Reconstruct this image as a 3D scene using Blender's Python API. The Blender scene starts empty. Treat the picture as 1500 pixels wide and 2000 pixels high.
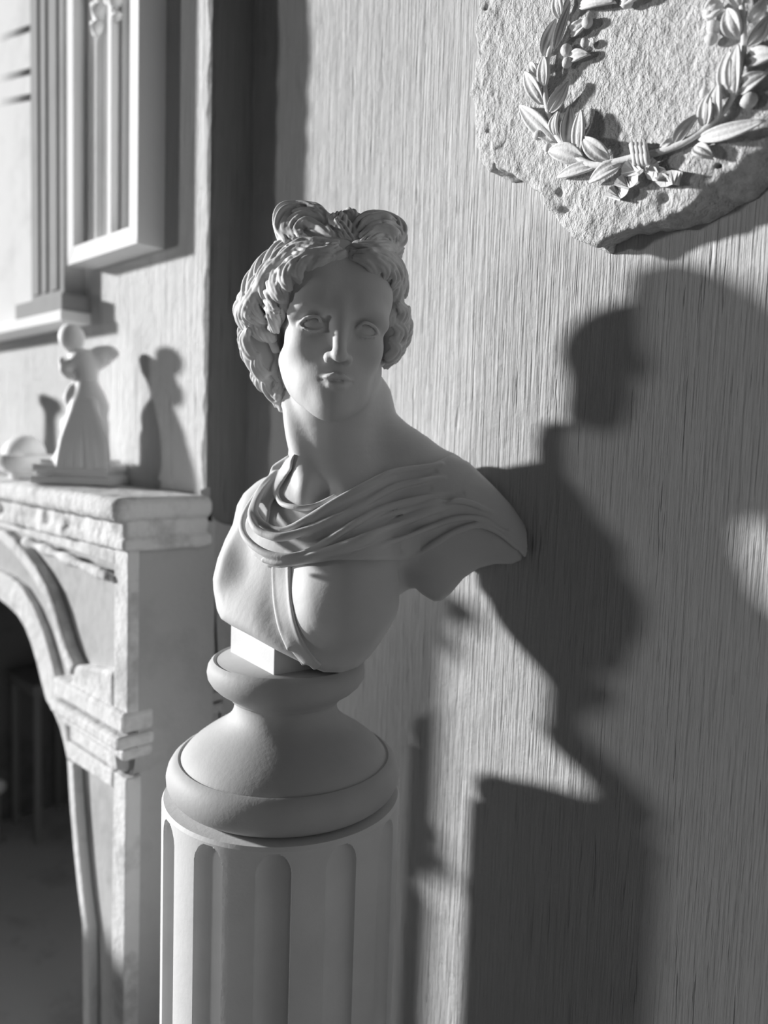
import bpy, bmesh, math, random
import numpy as np
from mathutils import Vector, Matrix

scn = bpy.context.scene
COL = scn.collection
rng = random.Random(7)

# ------------------------------------------------------------------ camera
F_PX = 1502.0                                   # focal length for the 1500 x 2000 frame
YAW, PITCH, ROLL = math.radians(44.0), math.radians(4.9), math.radians(-1.9)
CAM = np.array([0.0, -0.9, 1.30])
FH = np.array([-math.sin(YAW), math.cos(YAW), 0.0])
RH = np.array([math.cos(YAW), math.sin(YAW), 0.0])
FWD = FH * math.cos(PITCH) - np.array([0, 0, 1.0]) * math.sin(PITCH)
UP0 = np.cross(RH, FWD)
CX = RH * math.cos(ROLL) - UP0 * math.sin(ROLL)
CY = UP0 * math.cos(ROLL) + RH * math.sin(ROLL)
cam_d = bpy.data.cameras.new('camera')
cam = bpy.data.objects.new('camera', cam_d)
COL.objects.link(cam)
M = Matrix.Identity(4)
for i in range(3):
    M[i][0], M[i][1], M[i][2], M[i][3] = CX[i], CY[i], -FWD[i], CAM[i]
cam.matrix_world = M
cam_d.sensor_fit = 'VERTICAL'
cam_d.sensor_height = 24.0
cam_d.sensor_width = 18.0
cam_d.lens = 24.0 * F_PX / 2000.0
cam_d.clip_start = 0.02
cam_d.dof.use_dof = True
cam_d.dof.focus_distance = 0.95
cam_d.dof.aperture_fstop = 1.35
scn.camera = cam

# ------------------------------------------------------------------ light
world = bpy.data.worlds.new('world')
scn.world = world
world.use_nodes = True
bg = world.node_tree.nodes['Background']
bg.inputs[0].default_value = (1, 1, 1, 1)
bg.inputs[1].default_value = 0.036


def sun(name, direction, strength, angle):
    d = bpy.data.lights.new(name, 'SUN')
    d.energy = strength
    d.angle = math.radians(angle)
    o = bpy.data.objects.new(name, d)
    COL.objects.link(o)
    o.rotation_euler = Vector(direction).to_track_quat('-Z', 'Y').to_euler()
    o.location = Vector((-1, -2, 3))
    return o


sun('low_sun', (1.86, 1.0, -0.44), 6.6, 3.6)


sun('second_window', (0.86, 1.0, -0.01), 0.64, 5.0)

vs = scn.view_settings
vs.view_transform = 'Standard'
vs.look = 'None'
vs.exposure = 0.0
vs.gamma = 1.0
vs.use_curve_mapping = False


# ------------------------------------------------------------------ materials
def new_mat(name, base, rough=0.8):
    m = bpy.data.materials.new(name)
    m.use_nodes = True
    nt = m.node_tree
    b = nt.nodes['Principled BSDF']
    b.inputs['Base Color'].default_value = (base, base, base, 1)
    b.inputs['Roughness'].default_value = rough
    b.inputs['Specular IOR Level'].default_value = 0.25
    return m, nt, b


def tex_noise(nt, scale, detail=4, rough=0.55, mscale=(1, 1, 1), rot=(0, 0, 0)):
    tc = nt.nodes.new('ShaderNodeTexCoord')
    mp = nt.nodes.new('ShaderNodeMapping')
    mp.inputs['Scale'].default_value = mscale
    mp.inputs['Rotation'].default_value = rot
    n = nt.nodes.new('ShaderNodeTexNoise')
    n.inputs['Scale'].default_value = scale
    n.inputs['Detail'].default_value = detail
    n.inputs['Roughness'].default_value = rough
    nt.links.new(tc.outputs['Object'], mp.inputs[0])
    nt.links.new(mp.outputs[0], n.inputs['Vector'])
    return n.outputs['Fac']


def math_node(nt, op, a, b):
    n = nt.nodes.new('ShaderNodeMath')
    n.operation = op
    for i, v in enumerate((a, b)):
        if isinstance(v, (int, float)):
            n.inputs[i].default_value = v
        else:
            nt.links.new(v, n.inputs[i])
    return n.outputs[0]


def remap(nt, v, lo, hi, tlo=0.0, thi=1.0):
    n = nt.nodes.new('ShaderNodeMapRange')
    nt.links.new(v, n.inputs[0])
    n.inputs[1].default_value, n.inputs[2].default_value = lo, hi
    n.inputs[3].default_value, n.inputs[4].default_value = tlo, thi
    return n.outputs[0]


def bump(nt, b, height, dist, strength=1.0):
    n = nt.nodes.new('ShaderNodeBump')
    n.inputs['Strength'].default_value = strength
    n.inputs['Distance'].default_value = dist
    nt.links.new(height, n.inputs['Height'])
    nt.links.new(n.outputs[0], b.inputs['Normal'])


def tint(nt, b, fac, c0, c1):
    r = nt.nodes.new('ShaderNodeValToRGB')
    r.color_ramp.elements[0].color = (c0, c0, c0, 1)
    r.color_ramp.elements[1].color = (c1, c1, c1, 1)
    nt.links.new(fac, r.inputs[0])
    nt.links.new(r.outputs[0], b.inputs['Base Color'])


def brushed_plaster(name, c0, c1):
    m, nt, b = new_mat(name, c1, 0.85)
    fine = tex_noise(nt, 1.0, 3, 0.6, (330, 330, 9), (0, math.radians(0.8), 0))
    mid = tex_noise(nt, 1.0, 3, 0.6, (95, 95, 5), (0, math.radians(-0.6), 0))
    lump = tex_noise(nt, 24.0, 4, 0.6)
    big = tex_noise(nt, 5.0, 3, 0.5)
    deep = tex_noise(nt, 1.0, 2, 0.5, (120, 120, 7))
    crack = remap(nt, deep, 0.27, 0.36, 0.0, 1.0)
    h = math_node(nt, 'MULTIPLY', fine, 0.8)
    amp = remap(nt, big, 0.35, 0.65, 0.55, 1.15)
    h = math_node(nt, 'MULTIPLY', h, amp)
    h = math_node(nt, 'ADD', h, math_node(nt, 'MULTIPLY', mid, 0.8))
    h = math_node(nt, 'ADD', h, math_node(nt, 'MULTIPLY', lump, 0.9))
    h = math_node(nt, 'ADD', h, math_node(nt, 'MULTIPLY', crack, 0.6))
    bump(nt, b, h, 0.0042)
    t = math_node(nt, 'ADD', math_node(nt, 'MULTIPLY', fine, 0.6), math_node(nt, 'MULTIPLY', big, 0.4))
    tint(nt, b, remap(nt, t, 0.3, 0.7), c0, c1)
    return m


def cast_plaster(name, c0, c1, grain=0.00028, scale=160):
    m, nt, b = new_mat(name, c1, 0.62)
    n = tex_noise(nt, scale, 4, 0.6)
    big = tex_noise(nt, 14, 3, 0.5)
    bump(nt, b, n, grain)
    tint(nt, b, remap(nt, big, 0.35, 0.65), c0, c1)
    return m


def painted(name, c0, c1, bscale=40, bdist=0.003, dirt=False):
    m, nt, b = new_mat(name, c1, 0.85)
    b.inputs['Specular IOR Level'].default_value = 0.12
    n = tex_noise(nt, bscale, 5, 0.6)
    bump(nt, b, n, bdist)
    big = tex_noise(nt, 9 if dirt else 5, 6, 0.65)
    tint(nt, b, remap(nt, big, 0.36, 0.5), c0, c1)
    return m


def rough_stone(name):
    m, nt, b = new_mat(name, 0.7, 0.9)
    a = tex_noise(nt, 95, 5, 0.65, (1.3, 1, 0.8), (0, 0.5, 0))
    c = tex_noise(nt, 260, 3, 0.6)
    h = math_node(nt, 'ADD', a, math_node(nt, 'MULTIPLY', c, 0.35))
    bump(nt, b, h, 0.009)
    tint(nt, b, remap(nt, a, 0.3, 0.6), 0.46, 0.64)
    return m


M_WALL = brushed_plaster('brushed_plaster', 0.40, 0.53)
M_BREAST = brushed_plaster('breast_plaster', 0.56, 0.67)
M_DADO = painted('dado_paint', 0.40, 0.46)
M_BUST = cast_plaster('bust_plaster', 0.56, 0.61)
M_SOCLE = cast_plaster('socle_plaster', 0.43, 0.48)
M_COLUMN = cast_plaster('column_plaster', 0.66, 0.72)
M_FIRE = painted('fireplace_paint', 0.48, 0.70, 30, 0.006, True)
M_INLAY = painted('panel_stone', 0.40, 0.47, 20, 0.003, True)
M_ROOM = painted('room_plaster', 0.20, 0.24, 8, 0.002)
M_WHITE = painted('white_paint', 0.88, 0.90, 60, 0.0008)
M_RELIEF = painted('relief_plaster', 0.66, 0.72, 60, 0.001)
M_OVER = painted('overmantel_paint', 0.32, 0.36, 30, 0.001)
M_FIELD = painted('overmantel_field', 0.64, 0.74, 5, 0.004)
M_RETURN = brushed_plaster('return_shade', 0.20, 0.26)  # plaster darkened to carry the shade of the side return
M_STAT = cast_plaster('figurine_plaster', 0.9, 0.93)
M_STONE = rough_stone('rough_stone')
M_LEAF = cast_plaster('wreath_plaster', 0.58, 0.66, 0.0008, 220)
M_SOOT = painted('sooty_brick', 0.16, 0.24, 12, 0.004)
M_HEARTH = painted('hearth_stone', 0.5, 0.65, 8, 0.004)
M_IRON, _, _b = new_mat('dark_iron', 0.3, 0.5)
M_KNOB, _, _b = new_mat('pale_knob', 0.9, 0.35)
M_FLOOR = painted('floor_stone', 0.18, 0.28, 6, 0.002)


# ------------------------------------------------------------------ scene helpers
def link_mesh(name, me, mat, parent=None, kind=None):
    o = bpy.data.objects.new(name, me)
    COL.objects.link(o)
    if mat is not None:
        me.materials.append(mat)
    if parent is not None:
        o.parent = parent
    if kind:
        o['kind'] = kind
    return o


def empty(name, label, cat, loc=(0, 0, 0), rz=0.0, group=None):
    o = bpy.data.objects.new(name, None)
    COL.objects.link(o)
    o.location = loc
    o.rotation_euler = (0, 0, rz)
    o['label'] = label
    o['category'] = cat
    if group:
        o['group'] = group
    o.empty_display_size = 0.05
    return o


def mesh_from(name, verts, faces, mat, parent=None, smooth=False, bevel=0.0, kind=None, fix=True):
    me = bpy.data.meshes.new(name)
    me.from_pydata([tuple(v) for v in verts], [], [tuple(f) for f in faces])
    if fix or bevel > 0:
        bm = bmesh.new()
        bm.from_mesh(me)
        bmesh.ops.remove_doubles(bm, verts=bm.verts, dist=1e-6)
        bmesh.ops.recalc_face_normals(bm, faces=bm.faces)
        if bevel > 0:
            ed = [e for e in bm.edges if len(e.link_faces) == 2 and e.calc_face_angle(0) > 0.5]
            bmesh.ops.bevel(bm, geom=ed, offset=bevel, segments=2, affect='EDGES', profile=0.5, clamp_overlap=True)
        bm.to_mesh(me)
        bm.free()
    if smooth:
        me.polygons.foreach_set('use_smooth', [True] * len(me.polygons))
    return link_mesh(name, me, mat, parent, kind)


class Geo:
    """collects simple shapes for one mesh"""
    def __init__(self):
        self.v, self.f = [], []

    def add(self, vs, fs):
        n = len(self.v)
        self.v += [tuple(p) for p in vs]
        self.f += [tuple(i + n for i in q) for q in fs]

    def box(self, lo, hi):
        x0, y0, z0 = lo
        x1, y1, z1 = hi
        self.add([(x0, y0, z0), (x1, y0, z0), (x1, y1, z0), (x0, y1, z0),
                  (x0, y0, z1), (x1, y0, z1), (x1, y1, z1), (x0, y1, z1)],
                 [(0, 3, 2, 1), (4, 5, 6, 7), (0, 1, 5, 4), (1, 2, 6, 5), (2, 3, 7, 6), (3, 0, 4, 7)])

    def prism_y(self, poly, y0, y1):
        """polygon of (x, z) extruded from y0 to y1"""
        n = len(poly)
        vs = [(p[0], y0, p[1]) for p in poly] + [(p[0], y1, p[1]) for p in poly]
        self.add(vs, [tuple(range(n)), tuple(range(2 * n - 1, n - 1, -1))] +
                 [(i, i + n, (i + 1) % n + n, (i + 1) % n) for i in range(n)])

    def prism_x(self, poly, x0, x1):
        """polygon of (y, z) extruded from x0 to x1"""
        n = len(poly)
        vs = [(x0, p[0], p[1]) for p in poly] + [(x1, p[0], p[1]) for p in poly]
        self.add(vs, [tuple(range(n)), tuple(range(2 * n - 1, n - 1, -1))] +
                 [(i, i + n, (i + 1) % n + n, (i + 1) % n) for i in range(n)])

    def lathe(self, prof, c=(0, 0, 0), n=48):
        """profile of (radius, z)"""
        m = len(prof)
        vs, fs = [], []
        for i in range(n):
            a = 2 * math.pi * i / n
            for r, z in prof:
                vs.append((c[0] + r * math.cos(a), c[1] + r * math.sin(a), c[2] + z))
        for i in range(n):
            k = (i + 1) % n
            for j in range(m - 1):
                fs.append((i * m + j, k * m + j, k * m + j + 1, i * m + j + 1))
        fs.append(tuple(i * m for i in range(n - 1, -1, -1)))
        fs.append(tuple(i * m + m - 1 for i in range(n)))
        self.add(vs, fs)

    def tube(self, pts, rad, n=8, flat=1.0, nrm=(0, 1, 0)):
        pts = [Vector(p) for p in pts]
        m = len(pts)
        rad = rad if hasattr(rad, '__len__') else [rad] * m
        nrm = Vector(nrm)
        vs, fs = [], []
        for i, p in enumerate(pts):
            t = (pts[min(i + 1, m - 1)] - pts[max(i - 1, 0)]).normalized()
            s = t.cross(nrm)
            s = s.normalized() if s.length > 1e-6 else t.orthogonal().normalized()
            u = s.cross(t)
            for k in range(n):
                a = 2 * math.pi * k / n
                vs.append(p + s * (math.cos(a) * rad[i]) + u * (math.sin(a) * rad[i] * flat))
        for i in range(m - 1):
            for k in range(n):
                l = (k + 1) % n
                fs.append((i * n + k, i * n + l, (i + 1) * n + l, (i + 1) * n + k))
        fs.append(tuple(range(n - 1, -1, -1)))
        fs.append(tuple((m - 1) * n + k for k in range(n)))
        self.add(vs, fs)

    def obj(self, name, mat, parent=None, **kw):
        return mesh_from(name, self.v, self.f, mat, parent, **kw)


def catmull(pts, per=8):
    pts = [np.array(p, float) for p in pts]
    if len(pts) < 3:
        return [pts[0] + (pts[-1] - pts[0]) * i / per for i in range(per + 1)]
    P = [2 * pts[0] - pts[1]] + pts + [2 * pts[-1] - pts[-2]]
    out = []
    for i in range(1, len(P) - 2):
        for k in range(per):
            t = k / per
            a, b, c, d = P[i - 1], P[i], P[i + 1], P[i + 2]
            out.append(0.5 * (2 * b + (c - a) * t + (2 * a - 5 * b + 4 * c - d) * t * t + (3 * b - a - 3 * c + d) * t ** 3))
    out.append(P[-2])
    return out


def ray(x, y):
    return FWD + CX * ((x - 750) / F_PX) + CY * ((1000 - y) / F_PX)


def on_y(x, y, yy):
    """point seen at photograph position (x, y) on the vertical plane world y = yy"""
    r = ray(x, y)
    return CAM + r * ((yy - CAM[1]) / r[1])


def on_z(x, y, zz):
    r = ray(x, y)
    return CAM + r * ((zz - CAM[2]) / r[2])


# ------------------------------------------------------------------ implicit sculpting
class Vol:
    def __init__(self, lo, hi, h):
        self.lo = np.array(lo, np.float32)
        self.h = h
        self.n = np.ceil((np.array(hi) - np.array(lo)) / h).astype(int) + 1
        self.f = np.full(tuple(self.n), 0.05, np.float32)

    def win(self, lo, hi):
        a = np.clip(np.floor((np.array(lo) - self.lo) / self.h).astype(int), 0, self.n)
        b = np.clip(np.ceil((np.array(hi) - self.lo) / self.h).astype(int) + 1, 0, self.n)
        if np.any(b <= a):
            return None
        ax = [(self.lo[i] + self.h * np.arange(a[i], b[i], dtype=np.float32)) for i in range(3)]
        sl = tuple(slice(a[i], b[i]) for i in range(3))
        return sl, ax[0][:, None, None], ax[1][None, :, None], ax[2][None, None, :]

    def grid(self):
        ax = [(self.lo[i] + self.h * np.arange(self.n[i], dtype=np.float32)) for i in range(3)]
        sl = tuple(slice(0, int(self.n[i])) for i in range(3))
        return sl, ax[0][:, None, None], ax[1][None, :, None], ax[2][None, None, :]

    def put(self, sl, d, k, op):
        f = self.f[sl]
        if op == 'sub':
            d = -d
            hh = np.maximum(k - np.abs(f - d), 0) / k
            self.f[sl] = np.maximum(f, d) + hh * hh * (k * 0.25)
        elif op == 'int':
            hh = np.maximum(k - np.abs(f - d), 0) / k
            self.f[sl] = np.maximum(f, d) + hh * hh * (k * 0.25)
        else:
            hh = np.maximum(k - np.abs(f - d), 0) / k
            self.f[sl] = np.minimum(f, d) - hh * hh * (k * 0.25)

    def ell(self, c, r, k=0.01, rot=None, op='add'):
        c = np.array(c, float)
        r = np.array(r if hasattr(r, '__len__') else [r] * 3, float)
        R = np.eye(3) if rot is None else np.array(rot)
        ext = np.sqrt(((R * r[None, :]) ** 2).sum(1)) + k + 3 * self.h
        w = self.win(c - ext, c + ext)
        if w is None:
            return
        sl, x, y, z = w
        x, y, z = x - c[0], y - c[1], z - c[2]
        u = [(R[0, i] * x + R[1, i] * y + R[2, i] * z).astype(np.float32) for i in range(3)]
        k0 = np.sqrt(sum((u[i] / r[i]) ** 2 for i in range(3)))
        k1 = np.sqrt(sum((u[i] / r[i] ** 2) ** 2 for i in range(3))) + 1e-6
        self.put(sl, k0 * (k0 - 1) / k1, k, op)

    def tube(self, pts, rad, k=0.004, op='add'):
        pts = [np.array(p, float) for p in pts]
        rad = rad if hasattr(rad, '__len__') else [rad] * len(pts)
        # gather a whole tube first (hard union), then blend it once
        R = max(rad) + k + 3 * self.h
        A = np.array(pts)
        w = self.win(A.min(0) - R, A.max(0) + R)
        if w is None:
            return
        sl0, _, _, _ = w
        sub = np.full(self.f[sl0].shape, 0.05, np.float32)
        off = np.array([s.start for s in sl0])
        for a, b, ra, rb in zip(pts[:-1], pts[1:], rad[:-1], rad[1:]):
            w = self.win(np.minimum(a, b) - R, np.maximum(a, b) + R)
            if w is None:
                continue
            sl, x, y, z = w
            ab = b - a
            L = float(ab @ ab) + 1e-12
            px, py, pz = x - a[0], y - a[1], z - a[2]
            t = np.clip((px * ab[0] + py * ab[1] + pz * ab[2]) / L, 0, 1)
            d = np.sqrt((px - t * ab[0]) ** 2 + (py - t * ab[1]) ** 2 + (pz - t * ab[2]) ** 2) - (ra + (rb - ra) * t)
            s2 = tuple(slice(q.start - o, q.stop - o) for q, o in zip(sl, off))
            np.minimum(sub[s2], d.astype(np.float32), out=sub[s2])
        self.put(sl0, sub, k, op)

    def sample(self, p):
        g = (np.array(p) - self.lo) / self.h
        i = np.floor(g).astype(int)
        if np.any(i < 0) or np.any(i >= self.n - 1):
            return 0.05
        u = g - i
        c = self.f[i[0]:i[0] + 2, i[1]:i[1] + 2, i[2]:i[2] + 2]
        c = c[0] * (1 - u[0]) + c[1] * u[0]
        c = c[0] * (1 - u[1]) + c[1] * u[1]
        return float(c[0] * (1 - u[2]) + c[1] * u[2])

    def mesh(self, name, mat, parent=None, smooth_iter=1):
        f = self.f
        s = (f < 0)
        n = np.array(f.shape)
        c = np.zeros(tuple(n - 1), np.uint8)
        offs = [(i, j, k) for i in (0, 1) for j in (0, 1) for k in (0, 1)]
        for o in offs:
            c += s[o[0]:n[0] - 1 + o[0], o[1]:n[1] - 1 + o[1], o[2]:n[2] - 1 + o[2]]
        cells = np.argwhere((c > 0) & (c < 8))
        del c
        idx = np.full(tuple(n - 1), -1, np.int32)
        idx[cells[:, 0], cells[:, 1], cells[:, 2]] = np.arange(len(cells))
        vals = {o: f[cells[:, 0] + o[0], cells[:, 1] + o[1], cells[:, 2] + o[2]] for o in offs}
        acc = np.zeros((len(cells), 3), np.float32)
        cnt = np.zeros(len(cells), np.float32)
        for a in offs:
            for ax in range(3):
                if a[ax]:
                    continue
                b = list(a)
                b[ax] = 1
                b = tuple(b)
                fa, fb = vals[a], vals[b]
                m = (fa < 0) != (fb < 0)
                t = fa[m] / (fa[m] - fb[m])
                p = np.tile(np.array(a, np.float32), (m.sum(), 1))
                p[:, ax] = t
                acc[m] += p
                cnt[m] += 1
        V = (cells + acc / cnt[:, None]) * self.h + self.lo
        quads = []
        for ax in range(3):
            s0 = [slice(1, -1)] * 3
            s1 = [slice(1, -1)] * 3
            s0[ax] = slice(0, -1)
            s1[ax] = slice(1, None)
            A, B = s[tuple(s0)], s[tuple(s1)]
            e = np.argwhere(A != B)
            inside = A[e[:, 0], e[:, 1], e[:, 2]]
            e = e + 1
            e[:, ax] -= 1
            u, v = (ax + 1) % 3, (ax + 2) % 3
            q = []
            for du, dv in ((-1, -1), (0, -1), (0, 0), (-1, 0)):
                g = e.copy()
                g[:, u] += du
                g[:, v] += dv
                q.append(idx[g[:, 0], g[:, 1], g[:, 2]])
            q = np.stack(q, 1)
            q[~inside] = q[~inside][:, ::-1]
            quads.append(q)
        Q = np.concatenate(quads)
        Q = Q[(Q >= 0).all(1)]
        for _ in range(smooth_iter):
            S = np.zeros_like(V)
            N = np.zeros(len(V), np.float32)
            for i in range(4):
                a, b = Q[:, i], Q[:, (i + 1) % 4]
                for d in range(3):
                    S[:, d] += np.bincount(a, V[b, d], len(V))
                N += np.bincount(a, minlength=len(V))
            N = np.maximum(N, 1)
            V = V * 0.5 + (S / N[:, None]) * 0.5
        me = bpy.data.meshes.new(name)
        me.vertices.add(len(V))
        me.vertices.foreach_set('co', V.astype(np.float32).ravel())
        me.loops.add(len(Q) * 4)
        me.loops.foreach_set('vertex_index', Q.astype(np.int32).ravel())
        me.polygons.add(len(Q))
        me.polygons.foreach_set('loop_start', np.arange(0, len(Q) * 4, 4, dtype=np.int32))
        me.polygons.foreach_set('use_smooth', np.ones(len(Q), bool))
        me.update(calc_edges=True)
        me.validate()
        return link_mesh(name, me, mat, parent)


def poly_sdf(px, py, poly):
    """signed distance to a polygon, arrays of points"""
    d = np.full(np.broadcast(px, py).shape, 1e12, np.float32)
    ins = np.zeros(d.shape, bool)
    n = len(poly)
    for i in range(n):
        ax, ay = poly[i]
        bx, by = poly[(i + 1) % n]
        ex, ey = bx - ax, by - ay
        wx, wy = px - ax, py - ay
        t = np.clip((wx * ex + wy * ey) / (ex * ex + ey * ey + 1e-9), 0, 1)
        d = np.minimum(d, (wx - ex * t) ** 2 + (wy - ey * t) ** 2)
        if ay != by:
            cross = ((ay > py) != (by > py)) & (px < (bx - ax) * (py - ay) / (by - ay) + ax)
            ins ^= cross
    d = np.sqrt(d)
    return np.where(ins, -d, d)


def value_noise(shape, cell, seed):
    """smooth value noise on a voxel grid, about -1..1"""
    r = np.random.RandomState(seed)
    n = [int(s / cell) + 3 for s in shape]
    g = r.uniform(-1, 1, n).astype(np.float32)
    out = g
    for ax in range(3):
        p = np.arange(shape[ax], dtype=np.float32) / cell
        i = np.floor(p).astype(int)
        u = p - i
        u = u * u * (3 - 2 * u)
        sh = [1, 1, 1]
        sh[ax] = -1
        out = np.take(out, i, ax) * (1 - u.reshape(sh)) + np.take(out, i + 1, ax) * u.reshape(sh)
    return out


class Frame:
    """a local frame facing the room: X to the right, Y away from the viewer's side, Z up"""
    def __init__(self, base, h0):
        self.base = np.array(base, float)
        self.h0 = h0

    def P(self, x, y, t=0.0):
        r = ray(x, y)
        w = CAM + r * ((self.h0 + t) / (r @ FH)) - self.base
        return np.array([w @ RH, w @ FH, w[2]])

    def px(self, X, Y, Z):
        c = [(self.base - CAM) @ a for a in (CX, CY, FWD)]
        q = []
        for a, c0 in zip((CX, CY, FWD), c):
            q.append((c0 + X * float(RH @ a) + Y * float(FH @ a) + Z * float(a[2])).astype(np.float32))
        return 750 + F_PX * q[0] / q[2], 1000 - F_PX * q[1] / q[2], q[2]

    def surf(self, vol, x, y, t0, t1, default):
        p0, p1 = self.P(x, y, t0), self.P(x, y, t1)
        N = int((t1 - t0) / (vol.h * 0.6))
        prev = None
        for i in range(N + 1):
            u = i / N
            v = vol.sample(p0 + (p1 - p0) * u)
            if v < 0:
                if prev is not None:
                    u -= (1 / N) * (-v) / max(prev - v, 1e-9)
                return t0 + (t1 - t0) * u
            prev = v
        return default


def rot(ax, deg):
    return np.array(Matrix.Rotation(math.radians(deg), 3, ax))


# ------------------------------------------------------------------ the room
XC = -1.248            # corner between the main wall and the side of the chimney breast
YB = -0.093            # front plane of the chimney breast
YF = -0.265            # front plane of the fireplace surround

g = Geo()
g.box((XC - 0.02, 0.0, 0.0), (1.2, 0.14, 2.75))
o = g.obj('wall_right', M_WALL, kind='structure')
o['label'] = 'long plaster wall with vertical brush marks behind the bust'

# chimney breast: pier, chimney above the fire opening, far pier; the outer edge is chipped plaster
g = Geo()
nz = 420
vs = []
jr = random.Random(3)
walk = 0.0
for i in range(nz + 1):
    z = 2.75 * i / nz
    walk = 0.93 * walk + jr.uniform(-1, 1) * 0.0009
    b = 0.0075 + walk + 0.0022 * math.sin(z * 17) * math.sin(z * 5.3) + 0.0012 * math.sin(z * 61 + 2 * math.sin(z * 23))
    b = max(0.003, b)
    ring = [(-1.37, YB, z), (XC - 0.03, YB, z), (XC - b * 1.5, YB, z), (XC - b * 0.55, YB + b * 0.45, z),
            (XC, YB + b * 1.3, z), (XC, YB + 0.05, z), (XC, 0.13, z), (-1.37, 0.13, z)]
    vs += ring
fs = []
for i in range(nz):
    for k in range(8):
        l = (k + 1) % 8
        fs.append((i * 8 + k, i * 8 + l, (i + 1) * 8 + l, (i + 1) * 8 + k))
fs += [tuple(range(7, -1, -1)), tuple(nz * 8 + k for k in range(8))]
g.add(vs, fs)
g.box((-2.58, YB, 0.94), (-1.37, 0.13, 2.75))
g.box((-3.3, YB, 0.0), (-2.58, 0.13, 2.75))
o = g.obj('wall_left', M_BREAST, kind='structure', fix=False)
o.data.materials.append(M_RETURN)               # shade on the side return, put into a darker colour
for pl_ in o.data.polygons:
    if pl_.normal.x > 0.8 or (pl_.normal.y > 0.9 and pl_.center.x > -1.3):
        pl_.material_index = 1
o['label'] = 'projecting chimney breast with a chipped plaster edge'

g = Geo()      # pale lower part of the breast's side face, under its curved paint line
poly = [(YB + 0.004, 0.0), (-0.002, 0.0), (-0.002, 1.135), (-0.03, 1.136), (-0.055, 1.14), (-0.075, 1.15),
        (-0.09, 1.165), (-0.10, 1.185), (-0.104, 1.205), (YB + 0.004, 1.21)]
g.prism_x(poly, XC, XC + 0.006)
o = g.obj('trim_1', M_DADO, kind='structure', bevel=0.0015)
o['label'] = 'paler painted lower part of the chimney breast side'

g = Geo()
g.box((-3.3, -3.2, -0.06), (1.2, 0.14, 0.0))
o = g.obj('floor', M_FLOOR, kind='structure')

# fire chamber behind the opening
fb = Geo()
fb.box((-2.61, 0.33, 0.0), (-1.33, 0.38, 1.1))
fb.box((-2.62, -0.09, 0.0), (-2.575, 0.33, 1.1))
fb.box((-1.372, -0.09, 0.0), (-1.33, 0.33, 1.1))
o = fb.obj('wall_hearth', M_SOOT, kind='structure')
o['label'] = 'sooty lining of the fire chamber'

# the rest of the room: pier added far to the left to cut the sun, the walls and the ceiling behind the viewer
g = Geo()
g.box((-4.75, -3.55, 0.0), (-4.6, -2.86, 2.75))
o = g.obj('wall_sunblock', M_ROOM, kind='structure')
o['label'] = 'unseen plaster pier added left of the view to cut the sun'
g = Geo()
g.box((1.2, -3.2, 0.0), (1.3, 0.14, 2.75))
g.obj('wall_near', M_ROOM, kind='structure')
g = Geo()
g.box((-1.6, -3.3, 0.0), (1.3, -3.2, 2.75))
g.obj('wall_behind', M_ROOM, kind='structure')
g = Geo()
g.box((-3.3, -3.3, 2.75), (1.3, 0.14, 2.8))
g.obj('ceiling', M_ROOM, kind='structure')
# ------------------------------------------------------------------ fireplace
fire = empty('fireplace', 'chipped white painted fireplace surround with arched opening and panelled legs', 'fireplace', (-1.83, YF, 0))


def fobj(geo, name, mat=None, **kw):
    o = geo.obj(name, mat or M_FIRE, None, **kw)
    o.parent = fire
    o.matrix_parent_inverse = Matrix.Translation((1.83, -YF, 0))
    return o


XM = -1.97
arch_in = [(-1.97, 0.932), (-1.90, 0.930), (-1.83, 0.922), (-1.775, 0.914), (-1.722, 0.903), (-1.684, 0.885), (-1.652, 0.858), (-1.622, 0.822), (-1.6, 0.788),
           (-1.574, 0.752), (-1.535, 0.735), (-1.505, 0.71), (-1.488, 0.685), (-1.464, 0.64)]
leg_in = [(-1.452, 0.57), (-1.436, 0.49), (-1.419, 0.419), (-1.398, 0.35), (-1.394, 0.2), (-1.394, 0.0)]
arch_out = [(-1.97, 1.085), (-1.83, 1.085), (-1.775, 1.085), (-1.719, 1.074), (-1.66, 1.055), (-1.60, 1.03), (-1.546, 0.998), (-1.51, 0.962),
            (-1.484, 0.925), (-1.455, 0.89), (-1.418, 0.862)]
groove = [(-1.97, 0.99), (-1.83, 0.987), (-1.76, 0.983), (-1.70, 0.972), (-1.64, 0.942), (-1.59, 0.90), (-1.55, 0.85), (-1.51, 0.79), (-1.49, 0.775)]


def mir(poly):
    return [(2 * XM - x, z) for x, z in poly][::-1]


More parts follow.
